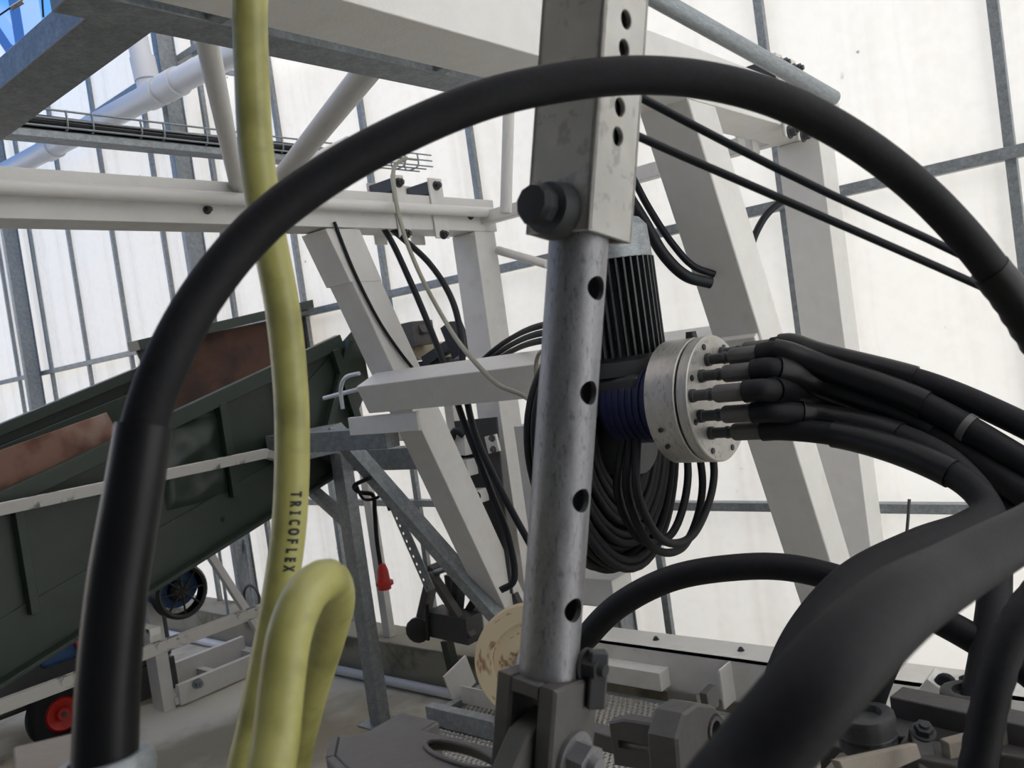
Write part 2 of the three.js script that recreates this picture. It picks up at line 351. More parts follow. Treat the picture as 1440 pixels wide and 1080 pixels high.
put('beam_stud', hexBolt([XL, 3.17, -2.1], [1, 0, 0], 0.014, 0.03), M.darkMetal, gantry);
// rod carried along the left beam
put('side_rod', rod([XL + 0.045, 3.215, 0.6], [XL + 0.045, 3.215, -3.98], 0.03, 0.03, 24), M.paint, gantry);
for (const z of [-1.0, -2.4, -3.7]) put('rod_bracket', span([XL, XL + 0.05], [3.205, 3.225], [z - 0.02, z + 0.02], 0), M.paint, gantry);
// round braces in the top plane
put('round_brace', rod([-2.200, 3.422, -1.441], [-3.400, 3.286, -2.274], 0.035, 0.035, 24), M.paint, gantry);
put('round_brace', rod([-1.720, 3.299, -1.745], [-3.360, 3.252, -2.409], 0.042, 0.042, 24), M.paint, gantry);
put('round_brace', rod([-3.360, 3.287, -2.446], [-3.000, 3.400, -2.640], 0.05, 0.05, 24), M.paint, gantry);
put('rear_brace', rod([-3.350, 2.985, -3.980], [-2.992, 2.835, -3.980], 0.026, 0.026, 20), M.paint, gantry);
put('hanging_rod', rod([-2.401, 3.762, -3.149], [-2.483, 2.993, -3.042], 0.027, 0.027, 20), M.paint, gantry);
put('rail_brace', rod([-1.133, 3.273, -2.102], [-0.970, 3.062, -3.019], 0.026, 0.026, 20), M.galv, gantry);  // same darker metal as the overhead crossbeam, in place of shade

// ---------------------------------------------------------------- telescopic prop in the foreground
{
  const A = [-0.478, 2.745, -0.794], C = [-0.579, 2.021, -0.673];
  const t = thing('telescopic_prop', 'steel telescopic prop, square sleeve over round tube with pin holes', 'prop', C);
  const a = V(C).sub(V(A)).normalize();                        // down the prop
  const eye = new THREE.Vector3(0, 2.36, 0).sub(V(C)); eye.addScaledVector(a, -eye.dot(a)).normalize();
  const side = a.clone().cross(eye).normalize(); if (side.x < 0) side.negate();   // to the right
  const th = rad(36), nL = eye.clone().multiplyScalar(Math.cos(th)).addScaledVector(side, -Math.sin(th)), nR = eye.clone().multiplyScalar(Math.sin(th)).addScaledVector(side, Math.cos(th));
  const at = (s, l = 0, r = 0) => V(A).addScaledVector(a, s).addScaledVector(nL, l).addScaledVector(nR, r).toArray();
  const len = V(A).distanceTo(V(C)), s = 0.0805, w = 0.006, cutAt = 0.283;
  const h = s / 2;
  // sleeve: four walls, the right one pierced by pin holes
  const circle = (sc, r, f) => Array.from({ length: 20 }, (_, k) => { const q = k / 20 * Math.PI * 2; return at(sc + r * Math.sin(q), r * Math.cos(q), f); });
  const holes = [0.06, 0.09, 0.12, 0.15, 0.18].map((sc) => circle(sc, 0.0095, h - w));
  const walls = [
    plate([at(-0.8, -h, h - w), at(-0.8, h, h - w), at(cutAt, h, h - w), at(cutAt, -h, h - w)], nR.toArray(), w, holes, 0.0008),
    plate([at(-0.8, -h, -h), at(-0.8, h, -h), at(cutAt, h, -h), at(cutAt, -h, -h)], nR.toArray(), w, [], 0.0008),
    plate([at(-0.8, h - w, -h), at(-0.8, h - w, h), at(cutAt, h - w, h), at(cutAt, h - w, -h)], nL.toArray(), w, [], 0.0008),
    plate([at(-0.8, -h, -h), at(-0.8, -h, h), at(cutAt, -h, h), at(cutAt, -h, -h)], nL.toArray(), w, [], 0.0008),
  ];
  put('square_sleeve', join(walls), M.machined, t);
  // round tube with cross holes
  const r = 0.0315;
  const outer = new THREE.CylinderGeometry(r, r, len - 0.1, 48, 1), inner = new THREE.CylinderGeometry(r - 0.006, r - 0.006, len, 32, 1);
  const toTube = new THREE.Matrix4().makeBasis(nR, a.clone().negate(), nR.clone().cross(a.clone().negate())).setPosition(V(at((len + 0.1) / 2)));
  outer.applyMatrix4(toTube); inner.applyMatrix4(toTube);
  const tools = [inner];
  for (const sc of [0.336, 0.444, 0.555, 0.668]) { const g = new THREE.CylinderGeometry(0.0125, 0.0125, 0.06, 24).applyMatrix4(new THREE.Matrix4().makeBasis(a, nR, a.clone().cross(nR)).setPosition(V(at(sc, 0.004, 0.032)))); tools.push(g); }
  put('round_tube', cut(outer, tools), M.steel, t);
  put('tube_plug', rod(at(len - 0.02), at(len + 0.002), r - 0.007), M.castSteel, t);
  // knob on the left face
  const kb = 0.262;
  put('knob_boss', rod(at(kb, h, 0.0), at(kb, h + 0.02, 0.0), 0.03, 0.026, 28), M.darkMetal, t);
  put('clamp_knob', lathe(at(kb, h + 0.02, 0), nL.toArray(), [[0, 0], [0.014, 0], [0.016, 0.004], [0.021, 0.006], [0.022, 0.018], [0.018, 0.024], [0, 0.025]], 10), M.blackPlastic, t);
  // clevis block under the tube
  const b0 = len, b1 = len + 0.115, q = 0.039;
  put('clevis_cheek', plate([at(b0, -q, q - 0.022), at(b0, q, q - 0.022), at(b1, q, q - 0.022), at(b1, -q, q - 0.022)], nR.toArray(), 0.022, [], 0.003), M.castSteel, t);
  put('clevis_cheek', plate([at(b0, -q, -q), at(b0, q, -q), at(b1, q, -q), at(b1, -q, -q)], nR.toArray(), 0.022, [], 0.003), M.castSteel, t);
  put('clevis_crown', plate([at(b0, -q, -q + 0.022), at(b0, q, -q + 0.022), at(b0, q, q - 0.022), at(b0, -q, q - 0.022)], a.toArray(), 0.016, [], 0.002), M.castSteel, t);
  put('pivot_tongue', plate([at(b0 + 0.036, 0.006, -0.014), at(b0 + 0.05, 0.044, -0.014), at(b0 + 0.13, 0.1, -0.014), at(b0 + 0.2, 0.1, -0.014), at(b0 + 0.2, -0.03, -0.014), at(b0 + 0.05, -0.03, -0.014)], nR.toArray(), 0.028, [], 0.003), M.castSteel, t);
  put('pivot_bolt', hexBolt(at(b0 + 0.078, 0, q), nR.toArray(), 0.021, 0.024), M.steel, t);
  put('lock_nut', hexBolt(at(len - 0.012, -0.022, 0.03), nR.toArray(), 0.013, 0.02), M.darkMetal, t);
  put('lock_lever', bar(at(len - 0.03, -0.024, 0.045), at(len + 0.03, -0.024, 0.045), 0.016, 0.02), M.darkMetal, t);
}
// pedestal that carries the prop
{
  const t = thing('prop_pedestal', 'grey steel pedestal carrying the foot of the telescopic prop', 'pedestal', [-0.6, 0, -0.67]);
  put('column', span([-0.68, -0.54], [0.02, 1.82], [-0.74, -0.6]), M.castSteel, t);
  put('base_plate', span([-0.7, -0.48], [0, 0.02], [-0.78, -0.55]), M.castSteel, t);
}

// ---------------------------------------------------------------- foreground hoses
{ // the big black arch
  const t = thing('arched_hose', 'thick black rubber hose arching over the square sleeve of the prop', 'hose', [-0.648, 2.105, -0.251]);
  const pts = [[-0.648, 2.104, -0.250], [-0.652, 2.160, -0.263], [-0.651, 2.230, -0.281], [-0.646, 2.296, -0.301], [-0.646, 2.343, -0.317], [-0.637, 2.393, -0.340], [-0.628, 2.444, -0.376], [-0.606, 2.495, -0.424], [-0.573, 2.535, -0.480], [-0.533, 2.567, -0.542], [-0.492, 2.590, -0.604], [-0.454, 2.601, -0.664], [-0.413, 2.604, -0.724], [-0.372, 2.596, -0.786], [-0.328, 2.573, -0.848], [-0.284, 2.532, -0.909], [-0.244, 2.478, -0.967], [-0.209, 2.416, -1.007], [-0.181, 2.346, -1.054], [-0.158, 2.274, -1.096], ...onward([-0.158, 2.274, -1.096], [0.1, 1.9, -0.06], [0.14, 1.2, -0.08], [0.16, 0.4, -0.08], [0.3, 0.03, 0])];
  put('hose_body', sweep(pts, (u) => 0.0175 + 0.0022 * u, { ring: 28 }), M.rubber, t);
  const c = new THREE.CatmullRomCurve3(pts.map(V), false, 'centripetal');
  const lower = pts.slice(0, 5);
  put('outer_sleeve', sweep(lower, (u) => 0.0228 - 0.0016 * u, { ring: 28 }), M.sleeve, t);
  const seam = [[-0.194, 2.377, -1.034], [-0.181, 2.346, -1.054], [-0.170, 2.311, -1.075], [-0.158, 2.274, -1.096]];
  put('patch_sleeve', sweep(seam, (u) => 0.0206 + 0.0008 * Math.sin(u * 40), { ring: 24 }), M.sleeve, t);
}
{
  const t = thing('hose_gland', 'pale grey socket ring round the foot of the arched hose', 'gland', [-0.649, 2.092, -0.250]);
  put('gland_ring', lathe([-0.649, 2.092, -0.250], [-0.1, 1, -0.05], [[0.024, 0], [0.034, 0], [0.036, 0.006], [0.034, 0.014], [0.03, 0.018], [0.024, 0.018]], 36), M.galv, t);
  put('gland_plate', plate([[-0.821, 2.080, -0.246], [-0.795, 2.080, -0.286], [-0.685, 2.080, -0.301], [-0.575, 2.080, -0.258], [-0.675, 2.080, -0.200]], [0, 1, 0], 0.006), M.dusty, t);
  put('gland_stem', rod([-0.68, 0.02, -0.25], [-0.68, 2.08, -0.25], 0.02), M.castSteel, t);
}
{ // yellow hose hanging down from above
  const t = thing('yellow_hose', 'yellowish transparent-walled hose hanging straight down, printed with black lettering', 'hose', [-0.777, 1.964, -0.424]);
  const pts = [...onward([-0.720, 2.791, -0.538], [0.02, 6.38, 0], [0.015, 4.6, 0], [0.005, 3.4, 0]), [-0.720, 2.791, -0.538], [-0.726, 2.734, -0.530], [-0.730, 2.670, -0.524], [-0.733, 2.599, -0.518], [-0.731, 2.519, -0.516], [-0.726, 2.439, -0.516], [-0.726, 2.360, -0.512], [-0.731, 2.289, -0.505], [-0.739, 2.218, -0.494], [-0.751, 2.156, -0.481], [-0.758, 2.090, -0.459], [-0.764, 2.032, -0.438], [-0.768, 1.976, -0.418], ...onward([-0.768, 1.976, -0.418], [-0.03, 1.3, 0.02], [-0.04, 0.5, 0.02], [0.05, 0.03, 0.15])];
  const r = 0.0174;
  put('hose_body', sweep(pts, r, { ring: 28 }), M.hoseYellow, t);
  const cv = document.createElement('canvas'); cv.width = 1024; cv.height = 128;
  const x = cv.getContext('2d'); x.clearRect(0, 0, 1024, 128); x.fillStyle = '#1c1d18'; x.font = 'bold 118px sans-serif'; x.textAlign = 'center'; x.textBaseline = 'middle'; x.strokeStyle = '#1c1d18'; x.lineWidth = 9;
  'TRICOFLEX'.split('').forEach((ch, k) => { x.fillText(ch, 62 + k * 112, 66); x.strokeText(ch, 62 + k * 112, 66); });
  const tex = new THREE.CanvasTexture(cv); tex.colorSpace = THREE.SRGBColorSpace;
  const c = new THREE.CatmullRomCurve3(pts.map(V), false, 'centripetal');
  // the print lies on the hose wall: a thin skin of ink, letters running down the hose
  const near = (p) => { let b = 0, m = 1e9; for (let i = 0; i <= 2000; i++) { const d = c.getPointAt(i / 2000).distanceTo(V(p)); if (d < m) { m = d; b = i / 2000; } } return b; };
  const u0 = near([-0.734, 2.255, -0.501]), u1 = near([-0.747, 2.176, -0.486]);
  const N = 40, pos = [], nor = [], uv = [], idx = [], eye = new THREE.Vector3(0, 2.36, 0);
  for (let i = 0; i <= N; i++) {
    const q = c.getPointAt(u0 + (u1 - u0) * i / N), tg = c.getTangentAt(u0 + (u1 - u0) * i / N), n = eye.clone().sub(q); n.addScaledVector(tg, -n.dot(tg)).normalize();
    const sd = n.clone().cross(tg); // right when looking at it
    for (let k = 0; k <= 6; k++) { const g = rad(-8 + 52 * k / 6), d = n.clone().multiplyScalar(Math.cos(g)).addScaledVector(sd, Math.sin(g)); const w = q.clone().addScaledVector(d, r + 0.0004); pos.push(w.x, w.y, w.z); nor.push(d.x, d.y, d.z); uv.push(i / N, k / 6); }
  }
  for (let i = 0; i < N; i++) for (let k = 0; k < 6; k++) { const a = i * 7 + k, b = a + 7; idx.push(a, b, a + 1, b, b + 1, a + 1); }
  const g = new THREE.BufferGeometry(); g.setAttribute('position', new THREE.Float32BufferAttribute(pos, 3)); g.setAttribute('normal', new THREE.Float32BufferAttribute(nor, 3)); g.setAttribute('uv', new THREE.Float32BufferAttribute(uv, 2)); g.setIndex(idx);
  const print = put('lettering', g, new THREE.MeshStandardMaterial({ map: tex, alphaTest: 0.5, roughness: 0.6, side: THREE.DoubleSide }), t);
  print.userData.label = 'black printed word TRICOFLEX';
}
tag(put('yellow_hose', sweep([...onward([-0.543, 2.070, -0.313], [-0.04, 0.03, 0.2], [-0.02, 0.6, 0.04], [-0.01, 1.4, 0]), [-0.543, 2.070, -0.313], [-0.553, 2.106, -0.332], [-0.560, 2.141, -0.348], [-0.565, 2.172, -0.364], [-0.570, 2.195, -0.387], [-0.582, 2.197, -0.416], [-0.627, 2.163, -0.455], [-0.669, 2.121, -0.471], [-0.714, 2.072, -0.482], [-0.752, 2.021, -0.487], [-0.793, 1.936, -0.487], ...onward([-0.793, 1.936, -0.487], [0, 1.3, 0], [0.0, 0.6, 0], [-0.1, 0.03, -0.1])], 0.0172, { ring: 28 }), M.hoseYellow), 'yellowish hose bent over in a tight loop beside the lettered hose', 'hose');
{ // very near thick hose
  tag(put('thick_hose', sweep([...onward([-0.215, 2.114, -0.344], [-0.1, 0.03, 0.2], [-0.06, 0.7, 0.08], [-0.03, 1.5, 0.03]), [-0.215, 2.114, -0.344], [-0.199, 2.141, -0.372], [-0.173, 2.174, -0.409], [-0.162, 2.184, -0.485], [-0.165, 2.163, -0.639], [-0.156, 2.140, -0.842], [-0.133, 2.120, -1.058], ...onward([-0.133, 2.120, -1.058], [0.4, 2.2, -0.35], [0.8, 1.6, -0.45], [0.95, 0.6, -0.45], [1.1, 0.04, -0.3])], 0.0225, { ring: 32 }), M.rubber), 'very thick black hose running aslant in front of the sockets', 'hose');
}
// two taut cables
tag(put('taut_cable', sweep([[-0.543, 2.675, -0.835], [-0.503, 2.632, -0.899], [-0.383, 2.519, -1.022], [-0.250, 2.405, -1.156], [-0.155, 2.321, -1.246], ...onward([-0.155, 2.321, -1.246], [0.7, 2.0, -0.75], [2.2, 1.0, -2.2])], 0.0051, { ring: 12, seg: 60 }), M.cable), 'upper of two straight black cables sloping down behind the arched hose', 'cable');
tag(put('taut_cable', sweep([[-0.547, 2.625, -0.829], [-0.507, 2.586, -0.893], [-0.404, 2.501, -1.004], [-0.226, 2.354, -1.187], [-0.159, 2.296, -1.255], ...onward([-0.159, 2.296, -1.255], [0.7, 1.95, -0.75], [2.2, 0.9, -2.25])], 0.005, { ring: 12, seg: 60 }), M.cable), 'lower of two straight black cables sloping down behind the arched hose', 'cable');

// ---------------------------------------------------------------- wire cable trays with their cables
function wireTray(label, x0, x1, y0, y1, z0, z1, pitch, postBase, arm) {
  const t = thing('cable_tray', label, 'cable tray', [(x0 + x1) / 2, postBase, (z0 + z1) / 2]);
  const r = 0.0045, xm = (x0 + x1) / 2;
  for (const [x, y] of [[x0, y1], [x1, y1], [x0, y0], [x1, y0], [xm, y0], [x1, (y0 + y1) / 2]]) put('long_wire', rod([x, y, z0], [x, y, z1], r, r, 8), M.galv, t);
  for (let z = z0 - 0.05; z > z1; z -= pitch) for (const dz of [0, -0.1]) {
    const q = z + dz; if (q < z1) continue;
    put('cross_wire', sweep([[x0, y1 + 0.004, q], [x0, y0 + 0.012, q], [x0 + 0.012, y0 - 0.004, q], [x1 - 0.012, y0 - 0.004, q], [x1, y0 + 0.012, q], [x1, y1 + 0.004, q]], r, { ring: 8, seg: 24 }), M.galv, t);
  }
  put('support_rail', span([x0 + 0.015, x1 - 0.015], [y0 - 0.042, y0 - 0.01], [z1 + 0.5, z0]), M.galv, t);
  if (arm) for (let z = z0 - 0.3; z > z1; z -= 0.7) put('tray_arm', span([x1 - 0.02, arm], [y0 - 0.04, y0 - 0.02], [z - 0.02, z + 0.02]), M.galv, t);
  return t;
}
wireTray('wire mesh cable tray above the far long beam, free end by the beam clamps', -3.5, -3.39, 3.47, 3.535, -0.6, -3.56, 0.3, 3.306);
wireTray('wire mesh cable tray full of dark cables under the near long beam', -1.76, -1.62, 3.205, 3.275, -0.8, -2.75, 0.32, 3.11, -1.486);
[[-3.48, 3.486, 0.014], [-3.445, 3.486, 0.014], [-3.41, 3.486, 0.013], [-3.43, 3.51, 0.012]].forEach(([x, y, r], k) => tag(put('tray_cable', sweep([[x, y, -0.5], [x + 0.006, y + 0.004, -1.2], [x - 0.006, y, -1.9], [x + 0.005, y + 0.003, -2.5], [x, y, -2.95]], r, { ring: 10, seg: 40 }), M.cable), 'black cable lying in the tray above the far beam', 'cable', 'cables in the far tray'));
[[-1.74, 3.227, 0.017], [-1.698, 3.23, 0.02], [-1.655, 3.228, 0.018], [-1.677, 3.257, 0.012], [-1.722, 3.257, 0.012]].forEach(([x, y, r]) => tag(put('tray_cable', sweep([[x, y, -0.9], [x + 0.005, y + 0.004, -1.15], [x - 0.005, y, -1.5], [x + 0.004, y + 0.002, -2.1], [x, y - 0.01, -2.7]], r, { ring: 12, seg: 40 }), M.cable), 'thick black cable lying in the tray under the near beam', 'cable', 'cables in the near tray'));

// ---------------------------------------------------------------- hose reel, drive and rotary union
const FX = -1.165, FY = 2.143, FZ = -2.283;
{
  const t = thing('rotary_union', 'round machined rotary union with bolted face and hose tails', 'rotary union', [FX - 0.08, FY, FZ]);
  const R = 0.186;
  const disc = put('face_disc', lathe([FX - 0.036, FY, FZ], [1, 0, 0], [[0, 0], [R - 0.004, 0], [R, 0.004], [R, 0.033], [R - 0.003, 0.036], [0, 0.036]], 64), M.machined, t);
  put('joint_ring', rod([FX - 0.042, FY, FZ], [FX - 0.036, FY, FZ], R - 0.007, R - 0.007, 48), M.blackPlastic, t);
  put('union_body', lathe([FX - 0.15, FY, FZ], [1, 0, 0], [[0, 0], [R - 0.02, 0], [R, 0.012], [R, 0.105], [R - 0.003, 0.108], [0, 0.108]], 64), M.machined, t);
  put('bleed_plug', rod([FX - 0.06, FY + R - 0.005, FZ], [FX - 0.06, FY + R + 0.018, FZ], 0.018, 0.015, 16), M.blackPlastic, t);
  for (let k = 0; k < 8; k++) { const a = k / 8 * Math.PI * 2 + 0.3; put('face_bolt', rod([FX, FY + 0.162 * Math.cos(a), FZ + 0.162 * Math.sin(a)], [FX + 0.003, FY + 0.162 * Math.cos(a), FZ + 0.162 * Math.sin(a)], 0.009, 0.009, 12), M.blackPlastic, disc); }
  for (const [y, z] of [[-0.06, 0.172], [-0.11, 0.148]]) put('grub_screw', rod([FX - 0.1, FY + y, FZ + z - 0.01], [FX - 0.1, FY + y * 1.04, FZ + z * 1.05], 0.007, 0.007, 10), M.blackPlastic, t);
}
const tails = [[[-1.165, 2.270, -2.338], 0], [[-1.165, 2.260, -2.244], 1], [[-1.165, 2.218, -2.193], 2], [[-1.165, 2.170, -2.125], 3], [[-1.165, 2.108, -2.158], 4], [[-1.165, 2.052, -2.203], 5]];
const tailEnd = tails.map(([p]) => [FX + 0.16, p[1], p[2]]);
const tailWords = ['topmost, set back behind its neighbours', 'highest of the front row of five', 'second from top of the front five', 'middle of the front row of five', 'second from bottom of the front five', 'lowest of the front row of five'];
for (const [p, k] of tails) {
  const t = thing('hose_tail', 'grey crimped hose fitting in the rotary union, ' + tailWords[k], 'fitting', [FX, p[1], p[2]], 'fittings in the rotary union face');
  put('threaded_stub', lathe([FX, p[1], p[2]], [1, 0, 0], [[0, 0], [0.019, 0], [0.019, 0.012], [0.0155, 0.014], [0.0155, 0.05], [0.018, 0.053], [0.018, 0.062], [0.0155, 0.064], [0.0155, 0.078], [0, 0.078]], 20), M.darkMetal, t);
  put('ferrule', lathe([FX + 0.074, p[1], p[2]], [1, 0, 0], [[0, 0], [0.022, 0], [0.025, 0.006], [0.025, 0.08], [0.023, 0.085], [0, 0.085]], 24), M.castSteel, t);
}
{
  const runs = [
    ['uppermost black hose leaving the rotary union', 0, 0.034, [[-0.870, 2.237, -2.315], [-0.595, 2.130, -2.321], [-0.399, 2.020, -2.299], [-0.292, 1.946, -2.294]]],
    ['black hose leaving the rotary union just under the uppermost one', 1, 0.035, [[-0.861, 2.210, -2.282], [-0.620, 2.097, -2.272], [-0.398, 1.942, -2.243], [-0.295, 1.857, -2.247]]],
    ['black hose from the second front fitting of the rotary union', 2, 0.037, [[-0.873, 2.162, -2.296], [-0.681, 2.068, -2.297], [-0.504, 1.950, -2.258], [-0.388, 1.863, -2.221], [-0.298, 1.792, -2.215]]],
    ['black hose from the middle front fitting of the rotary union', 3, 0.035, [[-0.899, 2.120, -2.325], [-0.744, 2.046, -2.321], [-0.592, 1.938, -2.288], [-0.453, 1.837, -2.244], [-0.353, 1.755, -2.193]]],
    ['black hose bending straight down from the rotary union to a socket', 4, 0.034, [[-0.865, 2.076, -2.246], [-0.680, 2.029, -2.217], [-0.534, 1.962, -2.154], [-0.444, 1.865, -2.069], [-0.418, 1.764, -1.929], [-0.416, 1.663, -1.794], [-0.424, 1.572, -1.677]]],
    ['black hose turning sharply back under the hose bundle and arching down', 5, 0.034, [[-0.797, 2.031, -2.197], [-0.608, 1.979, -2.145], [-0.489, 1.922, -2.099], [-0.443, 1.877, -2.044], [-0.464, 1.863, -1.947], [-0.528, 1.858, -1.813], [-0.609, 1.831, -1.637], [-0.653, 1.771, -1.492], [-0.667, 1.705, -1.398], [-0.669, 1.595, -1.313]]],
  ];
  for (const [label, k, r, pts] of runs) {
    const t = thing('union_hose', label, 'hose', tailEnd[k]);
    const last = pts[pts.length - 1], fall = last[1] - 0.25;
    const all = [tailEnd[k], [tailEnd[k][0] + 0.05, tailEnd[k][1], tailEnd[k][2]], ...pts, ...(k < 4 ? onward(last, [0.35, fall, -0.05], [0.6, 1.0, -0.05], [0.66 + 0.07 * k, 0.04, 0.1]) : k === 5 ? onward(last, [-0.02, 1.2, 0.02], [-0.02, 0.5, 0.02]) : [])];
    const head = new THREE.CatmullRomCurve3([tailEnd[k], [tailEnd[k][0] + 0.05, tailEnd[k][1], tailEnd[k][2]], ...pts].map(V), false, 'centripetal');
    put('hose_body', sweep(all, (u) => r * (0.86 + 0.08 * Math.min(1, u * 4)), { ring: 22 }), M.rubber, t);
    const c = new THREE.CatmullRomCurve3(all.map(V), false, 'centripetal');
    const s0 = 0.03 + 0.02 * k, s1 = k > 3 ? 0.34 : 0.5 + 0.04 * k;
    put('hose_sleeve', sweep(Array.from({ length: 14 }, (_, i) => head.getPointAt(s0 + (s1 - s0) * i / 13).toArray()), r * 1.04, { ring: 22 }), M.sleeve, t);
    if (k === 1) put('hose_band', sweep(Array.from({ length: 4 }, (_, i) => head.getPointAt(0.66 + 0.02 * i / 3).toArray()), r * 1.02, { ring: 22 }), M.castSteel, t);
  }
}
// drive: vertical motor on a gearbox behind the union
{
  const m = [-1.490, 2.461, -2.311], x = m[0], z = m[2];
  const t = thing('drive_motor', 'dark finned electric motor standing upright on the reel gearbox', 'motor', [x, 2.24, z]);
  const body = put('motor_body', rod([x, 2.28, z], [x, 2.62, z], 0.105, 0.105, 36), M.darkMetal, t);
  for (let k = 0; k < 36; k++) { const a = k / 36 * Math.PI * 2, c = Math.cos(a), s = Math.sin(a); put('fin', bar([x + 0.1 * c, 2.3, z + 0.1 * s], [x + 0.1 * c, 2.6, z + 0.1 * s], 0.006, 0.056, [c, 0, s], 0).translate(0.01 * c, 0, 0.01 * s), M.darkMetal, body); }
  put('fan_cowl', lathe([x, 2.6, z], [0, 1, 0], [[0.132, 0], [0.134, 0.005], [0.13, 0.1], [0.11, 0.125], [0, 0.13]], 40), M.galv, t);
  put('motor_flange', rod([x, 2.24, z], [x, 2.285, z], 0.135, 0.135, 36), M.darkMetal, t);
  put('terminal_box', span([x - 0.1, x - 0.0], [2.38, 2.5], [z + 0.1, z + 0.19], 0.008), M.darkMetal, t);
  const g = thing('reel_gearbox', 'dark gearbox with navy blue housing between motor and rotary union', 'gearbox', [x, 2.0, z]);
  const housing = put('gear_housing', lathe([FX - 0.36, FY, FZ], [1, 0, 0], [[0, 0], [0.1, 0], [0.115, 0.02], [0.115, 0.19], [0.1, 0.21], [0, 0.21]], 40), M.navy, g);
  put('gear_top', span([x - 0.13, x + 0.12], [FY - 0.02, 2.242], [z - 0.13, z + 0.13], 0.02), M.darkMetal, g);
  for (let k = 0; k < 7; k++) put('housing_rib', rod([FX - 0.33 + 0.024 * k, FY, FZ], [FX - 0.322 + 0.024 * k, FY, FZ], 0.121, 0.121, 40), M.navy, housing);
}
{
  const cx = -1.6, cy = 2.03, cz = -2.36;
  const t = thing('hose_reel', 'dark steel reel drum hung under the middle crossbeam', 'reel', [cx, 1.42, cz]);
  put('drum', rod([-1.7, cy, cz], [-1.5, cy, cz], 0.12, 0.12, 40), M.darkMetal, t);
  put('side_disc', lathe([-1.712, cy, cz], [1, 0, 0], [[0, 0], [0.33, 0], [0.335, 0.006], [0.33, 0.012], [0, 0.012]], 48), M.darkMetal, t);
  put('axle', rod([-1.98, cy, cz], [-1.7, cy, cz], 0.045), M.castSteel, t);
  put('cradle_beam', span([-2.0, -1.69], [1.44, 1.54], [-2.48, -2.36], 0.006), M.paint, t);
  put('cradle_arm', span([-2.0, -1.9], [1.44, 1.54], [-2.98, -2.48], 0.006), M.paint, t);
  put('cradle_hanger', span([-2.0, -1.9], [1.44, 2.16], [-3.06, -2.98], 0.006), M.paint, t);
  put('bearing_plate', span([-1.98, -1.93], [1.54, 2.1], [-2.46, -2.3], 0.006), M.paint, t);
  // the wound hose: layers of turns, the lower side slack
  for (let k = 0; k < 4; k++) for (let j = 0; j < 8; j++) {
    const x = -1.68 + 0.036 * k + 0.008 * (rnd() - 0.5), r = 0.14 + 0.0285 * j + 0.008 * rnd(), sag = 0.028 + 0.007 * j + 0.02 * rnd(), off = 0.014 * (rnd() - 0.5);
    const o = sweep(Array.from({ length: 20 }, (_, i) => { const a = i / 20 * Math.PI * 2; return [x + off * Math.sin(a), cy + r * Math.cos(a) - (Math.cos(a) < 0 ? sag * Math.cos(a) ** 2 : 0), cz + r * 1.02 * Math.sin(a)]; }), 0.0148, { ring: 10, seg: 56, closed: true });
    tag(put('hose_turn', o, M.rubber), 'turn of black hose wound on the reel drum', 'hose turn', 'turns of hose on the reel');
  }
  [[0, 0], [10, 0.03], [20, 0.06]].forEach(([d, e]) => tag(put('lead_in_hose', sweep([[-3.177, 2.323, -3.470], [-2.971, 2.386, -3.386], [-2.632, 2.432, -3.151], [-2.097, 2.449, -2.687], [-1.692, 2.433, -2.374]].map((p) => [p[0], p[1] - e, p[2]]), 0.0135, { ring: 10 }), M.rubber), 'black hose led from the far post onto the top of the reel', 'hose', 'hoses led onto the reel'));
  // slack loops hanging on the near side of the reel
  [[-0.02, 0.03, 0.0], [0.02, 0.07, 0.02], [0.06, 0.03, 0.04]].forEach(([dx, dr, dz], k) => tag(put('slack_loop', sweep([[-1.5 + dx, 2.12, -2.66], [-1.47 + dx, 1.88 - dr, -2.62 - dz], [-1.46 + dx, 1.72 - dr, -2.45], [-1.45 + dx, 1.74 - dr * 0.6, -2.24], [-1.43 + dx, 1.9, -2.12 + dz * 0.4], [-1.42 + dx * 0.6, 2.05, -2.16]], 0.0135, { ring: 10 }), M.rubber), 'slack loop of black hose hanging below the rotary union', 'hose', 'slack loops by the reel'));
}
// cables between the far beam and the reel
const cable = (label, pts, r, m = M.cable, name = 'hanging_cable') => tag(put(name, sweep(pts, r, { ring: 10 }), m), label, 'cable');
cable('pale cable hanging from the end of the far cable tray down to the crossbeam', [[-3.380, 3.501, -3.355], [-3.394, 3.459, -3.275], [-3.299, 3.284, -3.150], [-3.211, 3.069, -3.083], [-3.091, 2.821, -3.041], [-2.948, 2.572, -3.020], [-2.622, 2.373, -2.815], [-2.443, 2.233, -2.776], [-2.287, 2.175, -2.749], [-2.187, 2.117, -2.726]], 0.0115, M.paleCable);
cable('black cable hanging from the beam clamps, left of the pale cable', [[-3.680, 3.340, -3.157], [-3.571, 3.261, -3.180], [-3.420, 3.082, -3.168], [-3.274, 2.797, -3.148], [-3.145, 2.541, -3.113], [-3.029, 2.312, -3.070], [-2.910, 2.030, -3.026], [-2.776, 1.717, -2.994], [-2.695, 1.479, -2.986], [-2.683, 1.288, -2.961], [-2.732, 1.256, -2.917]], 0.017);
cable('black cable curving out beside the far post before it drops', [[-3.573, 3.247, -3.204], [-3.414, 3.082, -3.240], [-3.224, 2.885, -3.260], [-3.084, 2.681, -3.238], [-2.994, 2.488, -3.174], [-2.932, 2.273, -3.085], [-2.844, 1.994, -3.015], [-2.704, 1.718, -2.990], [-2.591, 1.510, -2.984], [-2.498, 1.355, -2.976]], 0.017);
cable('thin black cable clipped down the face of the far slanting leg', [[-3.385, 3.134, -2.789], [-3.385, 2.888, -2.867], [-3.385, 2.625, -2.984], [-3.385, 2.458, -3.092], [-3.380, 2.341, -3.178]], 0.009);
